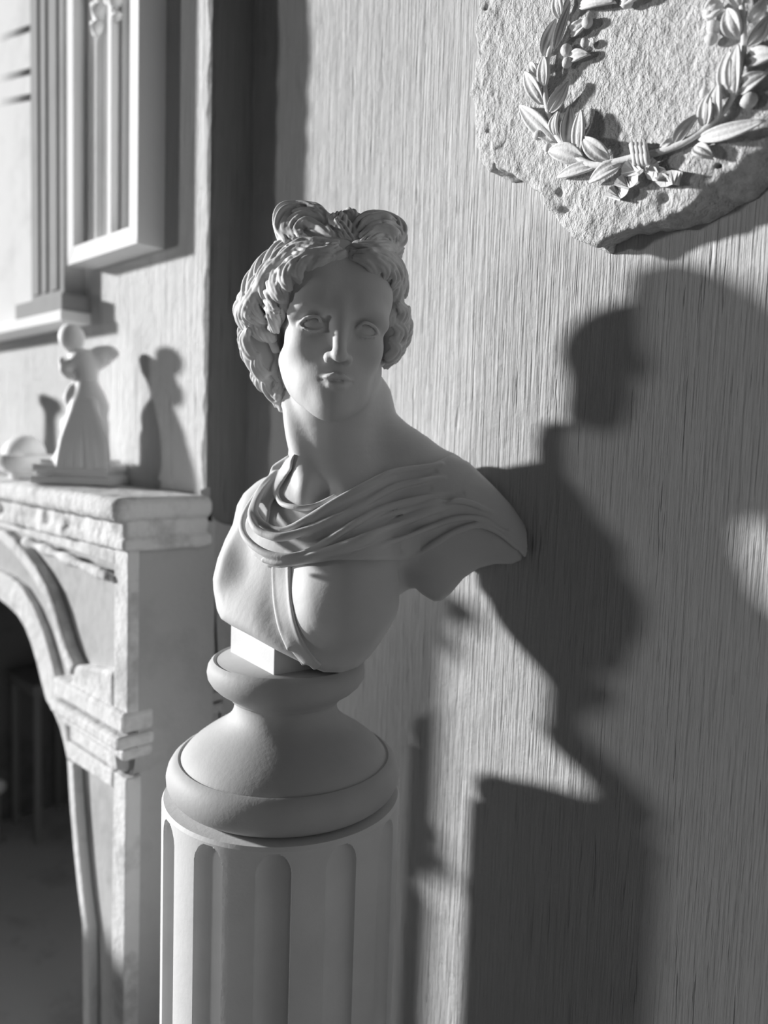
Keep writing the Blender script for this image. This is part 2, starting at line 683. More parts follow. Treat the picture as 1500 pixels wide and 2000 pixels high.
for side in (0, 1):
    f = (lambda p: p) if side == 0 else mir
    # core slab with the arched opening
    g = Geo()
    core = arch_in + leg_in + [(-1.235, 0.0), (-1.232, 0.70), (-1.222, 0.73), (-1.222, 1.15), (-1.97, 1.15)]
    g.prism_y(f(core), YF + 0.018, YB - 0.0005)
    fobj(g, 'surround_core', M_INLAY)
    # raised band along the arch, beyond a shallow groove
    g = Geo()
    inner = [(x, z) for x, z in arch_in]
    band = inner + [(-1.47, 0.70)] + groove[::-1]
    g.prism_y(f(band), YF + 0.004, YF + 0.03)
    fobj(g, 'arch_band', bevel=0.003)
    g = Geo()
    out_off = [(x - 0.018, z - 0.026) for x, z in arch_out]
    out_off[0] = (-1.97, out_off[0][1])
    g.prism_y(f(arch_out + out_off[::-1]), YF - 0.006, YF + 0.03)
    fobj(g, 'arch_moulding', bevel=0.006)
    # frieze panel border
    g = Geo()
    g.prism_y(f([(-1.268, 0.80), (-1.218, 0.80), (-1.218, 1.148), (-1.268, 1.148)]), YF, YF + 0.03)
    fobj(g, 'stile', bevel=0.002)
    g = Geo()
    g.prism_y(f([(-1.97, 1.097), (-1.70, 1.09), (-1.268, 1.078), (-1.268, 1.148), (-1.97, 1.148)]), YF, YF + 0.03)
    fobj(g, 'frieze_rail', bevel=0.002)
    g = Geo()
    pts = catmull([(-1.66, YF - 0.001, 1.074), (-1.55, YF - 0.002, 1.07), (-1.42, YF - 0.002, 1.062), (-1.27, YF - 0.002, 1.052)], 6)
    if side:
        pts = [np.array([2 * XM - p[0], p[1], p[2]]) for p in pts]
    g.tube(pts, [0.010 + 0.003 * math.sin(i * 1.3) for i in range(len(pts))], 8)
    fobj(g, 'panel_bead', smooth=True)
    # capital of the leg: stacked mouldings wrapping on to the side face
    g = Geo()
    g.prism_y(f([(-1.425, 0.862), (-1.268, 0.885), (-1.268, 0.80), (-1.45, 0.80)]), YF - 0.002, YF + 0.03)
    fobj(g, 'panel_foot', bevel=0.006)
    for (xa, za, zb, dy) in ((-1.505, 0.785, 0.822, 0.010), (-1.495, 0.758, 0.782, 0.022), (-1.475, 0.735, 0.757, 0.008), (-1.462, 0.70, 0.733, -0.004)):
        g = Geo()
        xr = -1.218 + max(dy, 0) * 0.3 - (0.03 if dy < 0 else 0)
        x0, x1 = (xa, xr) if side == 0 else (2 * XM - xr, 2 * XM - xa)
        g.box((x0, YF - dy, za), (x1, YF + 0.05, zb))
        fobj(g, 'capital_moulding', bevel=0.007)
    # panelled leg
    g = Geo()
    out = [(-1.464, 0.66), (-1.452, 0.57), (-1.436, 0.49), (-1.419, 0.419), (-1.398, 0.35), (-1.394, 0.2), (-1.394, 0.0)]
    g.prism_y(f(out + [(x + 0.028, z) for x, z in out[::-1]]), YF, YF + 0.03)
    fobj(g, 'leg_border', bevel=0.003)
    g = Geo()
    g.prism_y(f([(-1.275, 0.0), (-1.232, 0.0), (-1.224, 0.42), (-1.222, 0.70), (-1.268, 0.70), (-1.275, 0.42)]), YF, YF + 0.03)
    fobj(g, 'leg_border', bevel=0.003)
    g = Geo()
    g.prism_y(f([(-1.462, 0.665), (-1.27, 0.668), (-1.27, 0.70), (-1.462, 0.70)]), YF - 0.001, YF + 0.03)
    fobj(g, 'leg_border', bevel=0.004)

# right side face with its return moulding
g = Geo()
g.box((-1.30, YF + 0.02, 0.735), (-1.2175, YB + 0.004, 1.15))
g.box((-1.30, YF + 0.02, 0.0), (-1.232, YB + 0.004, 0.735))
fobj(g, 'side_panel', M_DADO, bevel=0.002)
for z0, z1, d in ((0.80, 0.818, 0.012), (0.775, 0.795, 0.018)):
    g = Geo()
    g.prism_x([(-0.238, z0), (-0.06, z0), (-0.06, z1), (-0.238, z1)], -1.225, XC + d * 0.5)
    fobj(g, 'side_moulding', M_DADO, bevel=0.003)
g = Geo()
g.prism_x([(YF - 0.004, 0.71), (-0.20, 0.70), (-0.13, 0.72), (-0.08, 0.755), (-0.08, 0.77), (YF - 0.012, 0.775)], -1.25, XC + 0.003)
fobj(g, 'side_corbel', M_DADO, bevel=0.006)

# mantel shelf: rounded nosing, cavetto and worn lower fillet, built as noisy implicit stone
sv = Vol((-2.75, -0.325, 1.085), (-1.165, -0.10, 1.225), 0.0035)
w = sv.grid()
sl, X, Y, Z = w


def rbox(c, hs, r):
    q = [np.abs(a - c[i]) - (hs[i] - r) for i, a in enumerate((X, Y, Z))]
    qx, qy, qz = np.broadcast_arrays(*q)
    return np.sqrt(np.maximum(qx, 0) ** 2 + np.maximum(qy, 0) ** 2 + np.maximum(qz, 0) ** 2) + np.minimum(np.maximum(np.maximum(qx, qy), qz), 0) - r


nse = value_noise(sv.f.shape, 9, 5) * 0.0028 + value_noise(sv.f.shape, 3.5, 6) * 0.0014
chip = np.maximum(value_noise(sv.f.shape, 14, 8) - 0.45, 0) * 0.02
top = rbox((-1.97, -0.20, 1.178), (0.769, 0.098, 0.021), 0.016)
mid = rbox((-1.97, -0.19, 1.142), (0.757, 0.086, 0.022), 0.012)
low = rbox((-1.97, -0.19, 1.118), (0.764, 0.090, 0.012), 0.007)
zz = np.broadcast_to(Z, top.shape)
under = np.clip((1.165 - zz) / 0.02, 0, 1)
d = np.minimum(np.minimum(top, mid), low) + (nse + chip) * (0.15 + 0.85 * under)
d = np.maximum(d, -(YB + 0.0005 - np.broadcast_to(Y, d.shape)))
sv.f[sl] = d.astype(np.float32)
so = sv.mesh('mantel_shelf', M_FIRE, None, 2)
so.parent = fire
so.matrix_parent_inverse = Matrix.Translation((1.83, -YF, 0))

# hearth slab, iron stand with a pale knob inside the opening
g = Geo()
g.box((-2.57, -0.60, 0.0), (-1.375, 0.325, 0.03))
o = g.obj('hearth_slab', M_HEARTH, bevel=0.004)
o['label'] = 'grey stone hearth slab under the fireplace opening'
o['category'] = 'hearth'

stand = empty('fire_stand', 'dark iron stand with thin legs inside the fireplace opening', 'stand', (-2.44, 0.09, 0.03))
g = Geo()
g.box((-0.11, -0.08, 0.475), (0.11, 0.10, 0.51))
o = g.obj('top_plate', M_IRON, stand, bevel=0.004)
for sx in (-0.09, 0.09):
    for sy in (-0.06, 0.08):
        g = Geo()
        g.tube([(sx, sy, 0.0), (sx, sy, 0.25), (sx, sy, 0.477)], 0.012, 8, nrm=(0, 1, 0.01))
        g.obj('leg', M_IRON, stand, smooth=False)

kp = on_y(-4, 1536, -0.06)
iron = empty('fire_iron', 'upright fire iron with a pale round knob at the left edge of the opening', 'fire iron', (kp[0], kp[1], 0.03))
g = Geo()
g.lathe([(0.02, 0.0), (0.02, 0.012), (0.007, 0.02), (0.007, kp[2] - 0.045)], n=16)
g.obj('rod', M_IRON, iron, smooth=False)
g = Geo()
g.lathe([(0.0001, kp[2] - 0.058)] + [(0.023 * math.sin(math.pi * i / 14), kp[2] - 0.03 - 0.023 * math.cos(math.pi * i / 14)) for i in range(1, 14)] + [(0.0001, kp[2] - 0.007)], n=24)
o = g.obj('knob', M_KNOB, iron, smooth=True)
o['label'] = 'pale round knob'
# ------------------------------------------------------------------ things on the chimney breast
# hanging shadow-box frame
fx0, fx1, fz0, fz1 = -1.715, -1.403, 1.672, 2.42
ix0, ix1, iz0, iz1 = -1.684, -1.438, 1.709, 2.385
fy0, fy1 = -0.152, YB - 0.0005
fr = empty('wall_frame', 'deep white frame around a pleated relief hanging above the mantelpiece', 'frame', ((fx0 + fx1) / 2, fy1, fz0))


def at_parent(o, p):
    o.parent = p
    o.matrix_parent_inverse = Matrix.Translation(-Vector(p.location))
    return o


def rail(name, poly_f, poly_b):
    g = Geo()
    vs = [(x, fy0, z) for x, z in poly_f] + [(x, fy1, z) for x, z in poly_b]
    g.add(vs, [(0, 1, 2, 3), (7, 6, 5, 4)] + [(i, i + 4, (i + 1) % 4 + 4, (i + 1) % 4) for i in range(4)])
    at_parent(g.obj(name, M_WHITE, bevel=0.0015), fr)


rail('frame_side', [(fx0, fz0), (ix0, iz0), (ix0, iz1), (fx0, fz1)], [(fx0, fz0), (ix0, iz0), (ix0, iz1), (fx0, fz1)])
rail('frame_side', [(fx1, fz0), (ix1, iz0), (ix1, iz1), (fx1, fz1)], [(fx1, fz0), (ix1, iz0), (ix1, iz1), (fx1, fz1)])
rail('frame_bottom', [(fx0, fz0), (fx1, fz0), (ix1, iz0), (ix0, iz0)], [(fx0, fz0), (fx1, fz0), (ix1, iz0), (ix0, iz0)])
rail('frame_top', [(fx0, fz1), (fx1, fz1), (ix1, iz1), (ix0, iz1)], [(fx0, fz1), (fx1, fz1), (ix1, iz1), (ix0, iz1)])
# pleated ground: one vertical fold after another
g = Geo()
n = 90
vs = []
for i in range(n + 1):
    u = i / n
    x = ix0 + (ix1 - ix0) * u
    y = -0.126 + 0.007 * math.sin(u * 40 + 1.2 * math.sin(u * 9)) + 0.003 * math.sin(u * 83)
    vs += [(x, y, iz0), (x, y, iz1)]
vs += [(ix1, fy1, iz0), (ix1, fy1, iz1), (ix0, fy1, iz0), (ix0, fy1, iz1)]
m = n + 3
fs = [(2 * i, 2 * ((i + 1) % m), 2 * ((i + 1) % m) + 1, 2 * i + 1) for i in range(m)]
g.add(vs, fs)
at_parent(g.obj('pleated_ground', M_RELIEF, smooth=False), fr)
g = Geo()
g.box((-1.532, -0.1505, iz0 - 0.002), (-1.514, -0.125, 2.20))
at_parent(g.obj('mullion', M_WHITE, bevel=0.002), fr)
g = Geo()
c = (-1.565, -0.138, 2.165)
for (dx, dz, r) in ((-0.03, -0.03, 0.014), (-0.02, 0.0, 0.018), (0.0, 0.02, 0.02), (0.03, 0.015, 0.018), (0.05, -0.01, 0.014), (0.055, -0.04, 0.01), (0.01, 0.05, 0.022)):
    g.tube([(c[0] + dx - r, c[1], c[2] + dz - r * .6), (c[0] + dx, c[1] - 0.006, c[2] + dz), (c[0] + dx + r, c[1], c[2] + dz + r * .4)], [r * .5, r, r * .5], 10)
at_parent(g.obj('ornament', M_WHITE, smooth=True), fr)

# overmantel: pilaster, its base, sill and panel
om = empty('overmantel', 'tall pale overmantel panel edged by a pilaster left of the hanging frame', 'panel', (-2.05, YB, 1.53))
px0, px1 = -1.945, -1.758
g = Geo()
g.box((px0, -0.140, 1.612), (px1, YB - 0.0005, 2.70))
at_parent(g.obj('pilaster', M_OVER, bevel=0.003), om)
for x0, x1 in ((px0 + 0.02, px0 + 0.055), (px0 + 0.075, px0 + 0.10), (px0 + 0.122, px0 + 0.158)):
    g = Geo()
    g.box((x0, -0.144, 1.63), (x1, -0.138, 2.70))
    at_parent(g.obj('reed', M_OVER, bevel=0.003), om)
g = Geo()
g.box((px0 - 0.055, -0.158, 1.576), (px1 + 0.03, YB - 0.0005, 1.616))
at_parent(g.obj('pilaster_base', M_OVER, bevel=0.004), om)
g = Geo()
g.box((-2.75, -0.162, 1.552), (px1 + 0.035, YB - 0.0005, 1.578))
at_parent(g.obj('sill', M_WHITE, bevel=0.003), om)
g = Geo()
g.box((-2.75, -0.118, 1.577), (px0, YB - 0.0005, 2.70))
at_parent(g.obj('field', M_FIELD), om)
for z in (2.14, 2.20, 2.30):
    g = Geo()
    g.tube([(-2.70, -0.116, z + 0.10), (-2.2, -0.117, z + 0.02), (-1.91, -0.116, z - 0.04)], 0.010, 10, 0.30)
    at_parent(g.obj('relief_band', M_FIELD, smooth=True), om)

# winged figurine on the mantel
MT = 1.2006
stb = np.array([-1.575, -0.185, MT])
sf = Frame(stb, float((stb - CAM) @ FH))
stat = empty('winged_figurine', 'small plaster winged figure on a moulded plinth at the mantel end', 'figurine', stb, YAW)
v = Vol((-0.11, -0.08, 0.034), (0.11, 0.08, 0.35), 0.0022)
P = sf.P


def ptube(vol, f, pts, rad, k=0.006, per=5, op='add'):
    """pts of (x, y, t) in photograph position and depth; rad in metres"""
    q = catmull([f.P(*p) for p in pts], per)
    r = rad if not hasattr(rad, '__len__') else list(np.interp(np.linspace(0, 1, len(q)), np.linspace(0, 1, len(rad)), rad))
    vol.tube(q, r, k, op)


px_m = 0.00101
v.tube(catmull([P(163, 930, 0.0), P(164, 880, 0.0), P(168, 820, 0.0), P(172, 782, 0.002)], 4), [0.047] * 4 + [0.044] * 4 + [0.038] * 4 + [0.032], 0.01)
v.tube([P(186, 925, 0.0), P(188, 860, 0.0), P(186, 800, 0.0)], [0.026, 0.024, 0.022], 0.014)
v.tube([P(145, 925, 0.0), P(150, 860, 0.0)], [0.030, 0.022], 0.014)
ptube(v, sf, [(176, 792, 0), (170, 748, 0), (164, 706, 0)], [0.034, 0.022, 0.026], 0.012)
ptube(v, sf, [(160, 706, 0), (146, 690, 0), (141, 668, -0.005)], [0.02, 0.014, 0.014], 0.008)
v.ell(P(140, 660, -0.005), (0.026, 0.026, 0.028), 0.006)
v.ell(P(133, 650, 0.005), (0.014, 0.02, 0.018), 0.006)
ptube(v, sf, [(175, 715, 0.01), (195, 698, 0.015), (210, 690, 0.02)], [0.018, 0.021, 0.014], 0.012)
ptube(v, sf, [(196, 690, 0.015), (216, 688, 0.02), (226, 690, 0.02)], [0.013, 0.012, 0.008], 0.01)
ptube(v, sf, [(190, 712, 0.015), (208, 702, 0.02), (222, 694, 0.02)], [0.011, 0.011, 0.007], 0.008)
ptube(v, sf, [(155, 700, -0.01), (135, 715, -0.02), (125, 722, -0.02)], [0.012, 0.009, 0.009], 0.008)
ptube(v, sf, [(122, 705, -0.02), (130, 728, -0.02), (142, 735, -0.015), (152, 735, 0)], [0.008, 0.009, 0.008, 0.008], 0.006)
v.ell(P(137, 778, -0.015), (0.013, 0.012, 0.020), 0.005)
ptube(v, sf, [(140, 760, -0.01), (152, 750, 0.0)], [0.009, 0.01], 0.006)
for q in [(132, 830, -0.02), (127, 868, -0.025), (122, 890, -0.03), (140, 842, -0.02), (112, 905, -0.035), (102, 925, -0.03)]:
    v.ell(P(*q), (0.013, 0.014, 0.018), 0.01)
for i, (xa, xb) in enumerate(((128, 105), (142, 128), (158, 150), (176, 178), (190, 200), (200, 212))):
    ptube(v, sf, [(165 + (xa - 165) * .45, 790, -0.030), (xa, 860, -0.046), (xb * .5 + xa * .5, 915, -0.05)], [0.008, 0.012, 0.010], 0.008)
v.mesh('figure', M_STAT, stat, 1)
g = Geo()
w2 = 0.082
for (z0, z1, e) in ((0.0, 0.016, 0.0), (0.016, 0.026, -0.008), (0.026, 0.040, -0.003), (0.040, 0.05, -0.014)):
    g.box((-w2 - e, -0.058 - e, z0), (w2 + e, 0.058 + e, z1 + 0.001))
g.obj('plinth', M_STAT, stat, bevel=0.003)

# bowl with a rounded stone
bb = np.array([-1.772, -0.225, MT])
bf = Frame(bb, float((bb - CAM) @ FH))
bowl = empty('stone_bowl', 'small stone bowl left of the winged figurine on the mantel', 'bowl', bb, YAW)
g = Geo()
g.lathe([(0.028, 0.0), (0.032, 0.004), (0.03, 0.010), (0.045, 0.020), (0.058, 0.036), (0.064, 0.052), (0.061, 0.054),
         (0.054, 0.042), (0.04, 0.026), (0.02, 0.02), (0.002, 0.018)], n=40)
g.obj('bowl_body', M_STAT, bowl, smooth=True)
ball = empty('round_stone', 'smooth rounded stone lying in the small mantel bowl', 'stone', bb + np.array([0.0, 0.0, 0.0205]), 0)
v = Vol((-0.06, -0.06, -0.002), (0.06, 0.06, 0.08), 0.0025)
v.ell((0.0, 0, 0.036), (0.047, 0.045, 0.036), 0.004)
v.ell((0.008, 0, 0.044), (0.037, 0.034, 0.031), 0.012)
v.mesh('stone', M_STAT, ball, 1)

# candlestick farther along the mantel (its shadow falls on the breast)
cs = empty('candlestick', 'plaster candlestick at the left on the mantel, casting a tall shadow', 'candlestick', (-2.15, -0.20, MT))
g = Geo()
g.lathe([(0.045, 0), (0.047, 0.01), (0.03, 0.022), (0.016, 0.035), (0.019, 0.06), (0.023, 0.10), (0.018, 0.14), (0.016, 0.19), (0.021, 0.205),
         (0.032, 0.213), (0.034, 0.228), (0.030, 0.236), (0.012, 0.238)], n=32)
g.obj('stem', M_STAT, cs, smooth=True)

# unseen low bench, added left of the view to shade the foot of the fireplace
bench = empty('shade_bench', 'unseen low bench added left of the view to shade the fireplace foot', 'bench', (-2.45, -1.0, 0))
M_WOOD = painted('shade_bench_wood', 0.16, 0.24, 12, 0.001)
g = Geo()
g.box((-1.75, -0.22, 0.54), (0.50, 0.22, 0.585))
g.obj('shade_bench_seat', M_WOOD, bench, bevel=0.004)
g = Geo()
g.box((-1.70, 0.13, 0.03), (0.45, 0.16, 0.541))
g.obj('shade_bench_apron', M_WOOD, bench, bevel=0.003)
for sx in (-1.68, 0.43):
    for sy in (-0.17, 0.17):
        g = Geo()
        g.box((sx - 0.025, sy - 0.025, 0), (sx + 0.025, sy + 0.025, 0.541))
        g.obj('leg', M_WOOD, bench, bevel=0.003)
# ------------------------------------------------------------------ fluted column
AX = np.array([-0.756, -0.289, 0.0])
SC = 1.06                                      # everything on the column stands this much farther along the view
H0 = float((AX - CAM) @ FH)
_f = Frame(AX, H0)
ZT = float(_f.P(555, 1536, 0.0)[2])            # height of the column's top
AX[2] = ZT
bf = Frame(AX, H0)
P = bf.P
AXW = CAM + (AX - CAM) * SC
zb0 = -(CAM[2] * (1 - SC)) / SC                # the column's foot meets the floor
colm = empty('fluted_column', 'short plaster column with twelve wide flutes under the bust', 'column', (AXW[0], AXW[1], 0.0), YAW)
colm.scale = (SC, SC, SC)
RC = 0.1515
nt_ = 1080
zs = [zb0, 0.15, 0.3, 0.6, ZT - 0.05] + [ZT - 0.0085 - 0.024 * math.cos(math.pi / 2 * k / 22) for k in range(0, 23)] + [ZT - 0.006, ZT - 0.0015]
vs = []
A0 = math.radians(-90 - 11.0)           # a fillet lies here (seen from the room, slightly left of the middle)
for z in zs:
    for i in range(nt_):
        a = 2 * math.pi * i / nt_
        ph = ((a - A0) / math.radians(30)) % 1.0          # 0 = fillet centre
        q = min(ph, 1 - ph)                                # 0 at the fillet centre, .5 at the flute centre
        r = RC
        # flute ends round off below the top: its half width shrinks
        dz = ZT - 0.0085 - z
        half = 0.25 * (math.sqrt(max(0.0, 1 - (max(0.0, 0.026 - dz) / 0.026) ** 2)) if dz > 0 else 0.0)
        if half > 0.01 and q > 0.5 - half:
            u = (0.5 - q) / half
            r -= 0.0125 * math.sqrt(max(0.0, 1 - u * u)) * min(1.0, half / 0.18)
        if z > ZT - 0.005:
            r -= 0.002
        vs.append((r * math.cos(a), r * math.sin(a), z - zb0))
fs = []
for j in range(len(zs) - 1):
    for i in range(nt_):
        k = (i + 1) % nt_
        fs.append((j * nt_ + i, j * nt_ + k, (j + 1) * nt_ + k, (j + 1) * nt_ + i))
fs.append(tuple(range(nt_ - 1, -1, -1)))
fs.append(tuple((len(zs) - 1) * nt_ + i for i in range(nt_)))
mesh_from('shaft', vs, fs, M_COLUMN, colm)

# ------------------------------------------------------------------ the bust
bust = empty('classical_bust', 'plaster bust of a draped figure with a bow of hair on a round socle', 'bust', tuple(AXW), YAW)
bust.scale = (SC, SC, SC)
bust.location.z -= 0.0012


def zat(y, x=558):
    return float(P(x, y, 0.0)[2])


# socle (radii and heights read at the axis)
prof_px = [(198, 1536), (206, 1533), (214, 1528), (222, 1520), (227, 1508), (228, 1496), (225, 1484), (219, 1474), (211, 1467), (206, 1465),
           (204, 1467), (201, 1467), (199, 1464),
           (192, 1455), (180, 1444), (165, 1433), (148, 1422), (130, 1411), (116, 1401), (107, 1391), (102, 1381), (100, 1370), (100, 1362),
           (103, 1359), (107, 1358), (109, 1355), (111, 1352), (120, 1346), (134, 1337), (145, 1327), (152, 1316), (154, 1305), (152, 1294), (147, 1286),
           (142, 1282), (140, 1284), (136, 1285), (134, 1283), (20, 1283)]
g = Geo()
pr = []
for r, y in prof_px:
    pr.append((r / F_PX * (H0 + 0.012), max(0.0, zat(y))))
g.lathe([(p[0], p[1]) for p in pr], (float(P(558, 1400, 0)[0]), 0, 0), 128)
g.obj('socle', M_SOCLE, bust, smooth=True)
me_s = bpy.data.objects['socle'].data
me_s.set_sharp_from_angle(angle=math.radians(50))

# ---- head orientation
RHd = rot('Z', 11) @ rot('Y', 3.4) @ rot('X', 4)
HS = np.array([0.92, 0.92, 0.90])
EYE = P(664, 636, -0.083)
HO = EYE - RHd @ (np.array([0, -0.080, -0.004]) * HS)


def Hd(x, y, z):
    return HO + RHd @ (np.array([x, y, z]) * HS)


def hel(c, r, k=0.01, rot=None, op='add'):
    fig.ell(Hd(*c), np.array(r) * HS, k, RHd, op)


LO, HI = (-0.125, -0.185, -0.02), (0.325, 0.16, 0.66)
LO = (float(P(405, 1200, 0)[0]), -0.15, float(P(560, 1325, 0)[2]))
HI = (float(P(1035, 1060, 0)[0]), 0.15, float(P(600, 440, 0)[2]))
fig = Vol(LO, HI, 0.0015)


def ptb(vol, pts, rad, k=0.006, per=6, op='add'):
    q = catmull([P(*p) for p in pts], per)
    r = rad if not hasattr(rad, '__len__') else list(np.interp(np.linspace(0, 1, len(q)), np.linspace(0, 1, len(rad)), rad))
    vol.tube(q, r, k, op)


def htb(vol, pts, rad, k=0.004, per=6, op='add'):
    q = catmull([Hd(*p) for p in pts], per)
    r = rad if not hasattr(rad, '__len__') else list(np.interp(np.linspace(0, 1, len(q)), np.linspace(0, 1, len(rad)), rad))
    vol.tube(q, np.array(r) * 0.92 if hasattr(r, '__len__') else r * 0.92, k, op)


# ---- torso
fig.ell(P(605, 1110, 0.015), (0.125, 0.078, 0.122), 0.02, rot('Z', -34))
fig.ell(P(630, 1205, -0.005), (0.080, 0.078, 0.080), 0.03)
fig.ell(P(545, 1200, 0.015), (0.085, 0.075, 0.070), 0.03)
fig.ell(P(462, 1130, 0.030), (0.045, 0.050, 0.070), 0.025)         # breast on the left
fig.ell(P(668, 1178, -0.062), (0.066, 0.054, 0.062), 0.025)        # breast in front
fig.ell(P(515, 1005, 0.045), (0.045, 0.050, 0.050), 0.03)          # shoulder on the left
fig.ell(P(700, 1010, 0.03), (0.085, 0.062, 0.065), 0.03)
ptb(fig, [(740, 965, 0.045), (860, 975, 0.055), (930, 1030, 0.050), (985, 1085, 0.050)], [0.055, 0.056, 0.050, 0.040], 0.03)
ptb(fig, [(840, 1010, 0.045), (860, 1080, 0.04), (870, 1150, 0.035)], [0.055, 0.05, 0.040], 0.03)
ptb(fig, [(800, 960, 0.085), (880, 1000, 0.085), (930, 1060, 0.08)], [0.05, 0.05, 0.04], 0.03)      # back of the shoulder
fig.ell(P(690, 1060, 0.075), (0.10, 0.05, 0.09), 0.03)
ptb(fig, [(700, 930, 0.05), (790, 915, 0.06), (850, 935, 0.06)], [0.05, 0.04, 0.035], 0.03)   # trapezius
# neck
ptb(fig, [(660, 980, 0.035), (652, 900, 0.03), (650, 830, 0.028), (655, 740, 0.02)], [0.070, 0.0585, 0.054, 0.056], 0.025)
ptb(fig, [(722, 780, 0.06), (736, 830, 0.055), (775, 890, 0.05)], [0.03, 0.03, 0.04], 0.03)
# neck tendon, collar bones, pit of the neck
ptb(fig, [(566, 775, 0.02), (580, 850, 0.0), (598, 930, -0.022), (606, 972, -0.03)], [0.013, 0.013, 0.010, 0.008], 0.014)
ptb(fig, [(606, 975, -0.028), (560, 975, -0.005), (520, 960, 0.02)], [0.008, 0.008, 0.008], 0.014)
ptb(fig, [(640, 978, -0.03), (700, 960, -0.02), (780, 925, 0.01)], [0.007, 0.008, 0.008], 0.018)
fig.ell(P(625, 962, -0.05), (0.014, 0.018, 0.014), 0.02, op='sub')
ptb(fig, [(455, 1195, 0.03), (500, 1215, -0.01), (545, 1240, -0.045), (600, 1270, -0.058), (640, 1275, -0.055)], [0.035, 0.04, 0.042, 0.042, 0.04], 0.025)
# front hollow between the breasts
ptb(fig, [(520, 1120, -0.095), (528, 1180, -0.105), (545, 1225, -0.12)], [0.022, 0.020, 0.01], 0.03, op='sub')

# cut ends of the bust: silhouette of the lower edge and of the arm stump
cut = [(300, 700), (1200, 700), (1080, 1000), (1021, 1078), (1018, 1092), (1000, 1100), (965, 1100), (935, 1108), (905, 1128), (880, 1158), (862, 1172), (848, 1173),
       (830, 1163), (812, 1150), (800, 1165), (778, 1205), (752, 1245), (725, 1280), (700, 1302), (665, 1312), (632, 1311),
       (590, 1293), (540, 1268), (490, 1240), (452, 1220), (432, 1207), (424, 1190), (417, 1150), (416, 1128), (425, 1090), (440, 1052), (455, 1022), (463, 985), (476, 962), (500, 940),
       (530, 915), (540, 860), (546, 800), (300, 800)]
w = fig.win(LO, (HI[0], HI[1], float(P(560, 790, 0)[2])))
sl, X, Y, Z = w
qx, qy, qd = bf.px(X, Y, Z)
dd = poly_sdf(qx, qy, cut) * (qd / F_PX)
fig.put(sl, dd.astype(np.float32), 0.010, 'int')
del qx, qy, qd, dd

# ---- head
hel((0, 0.018, 0.045), (0.074, 0.090, 0.080), 0.01, None)
hel((0, -0.022, -0.022), (0.0630, 0.062, 0.088), 0.02, None)
hel((0, -0.036, 0.040), (0.060, 0.044, 0.050), 0.02, None)            # forehead
for s in (-1, 1):
    hel((s * 0.030, -0.052, 0.038), (0.033, 0.029, 0.036), 0.02, None)
for s in (-1, 1):
    htb(fig, [(s * 0.052, 0.005, -0.050), (s * 0.037, -0.028, -0.082), (s * 0.017, -0.058, -0.099), (0, -0.068, -0.102)], [0.014, 0.0165, 0.0165, 0.016], 0.02)
    hel((s * 0.037, -0.0510, -0.026), (0.021, 0.024, 0.024), 0.018, None)   # cheek
    hel((s * 0.020, -0.057, -0.070), (0.020, 0.018, 0.024), 0.020, None)
hel((0, -0.0760, -0.098), (0.016, 0.014, 0.014), 0.012, None)           # chin
hel((0, -0.0690, -0.069), (0.025, 0.0195, 0.025), 0.016, None)           # muzzle
# brow and sockets
for s in (-1, 1):
    hel((s * 0.0315, -0.0930, 0.000), (0.0190, 0.0160, 0.0125), 0.015, None, op='sub')
    htb(fig, [(s * 0.010, -0.0760, 0.014), (s * 0.026, -0.0785, 0.0200), (s * 0.044, -0.0745, 0.0170), (s * 0.057, -0.060, 0.006)], [0.0052, 0.0054, 0.0056, 0.005], 0.016)
# nose
htb(fig, [(0, -0.0745, 0.024), (0, -0.0800, 0.006), (0, -0.0905, -0.016), (0, -0.1005, -0.038)], [0.0115, 0.0105, 0.0088, 0.0082], 0.011)
hel((0, -0.1025, -0.0405), (0.0085, 0.0085, 0.0078), 0.006, None)
for s in (-1, 1):
    hel((s * 0.0115, -0.0915, -0.0435), (0.0066, 0.0095, 0.0068), 0.005, None)
    hel((s * 0.0062, -0.0965, -0.0500), (0.0034, 0.0050, 0.0030), 0.003, None, op='sub')
    # eyeball and lids
    hel((s * 0.0305, -0.0670, -0.0045), (0.0150, 0.0135, 0.0125), 0.0015, None)
    up = [(s * 0.0185, -0.0765, -0.0065), (s * 0.0245, -0.0815, 0.0010), (s * 0.0305, -0.0835, 0.0045), (s * 0.0430, -0.0790, 0.0010), (s * 0.0500, -0.0700, -0.0065)]
    htb(fig, up, [0.0014, 0.0022, 0.0025, 0.0024, 0.0018], 0.0022)
    lo_ = [(s * 0.0190, -0.0770, -0.0075), (s * 0.0260, -0.0800, -0.0115), (s * 0.0345, -0.0800, -0.0130), (s * 0.0430, -0.0770, -0.0110), (s * 0.0495, -0.0700, -0.0072)]
    htb(fig, lo_, [0.0012, 0.0018, 0.002, 0.0018, 0.0014], 0.0022)
hel((0, -0.0705, -0.0865), (0.020, 0.0125, 0.014), 0.014)
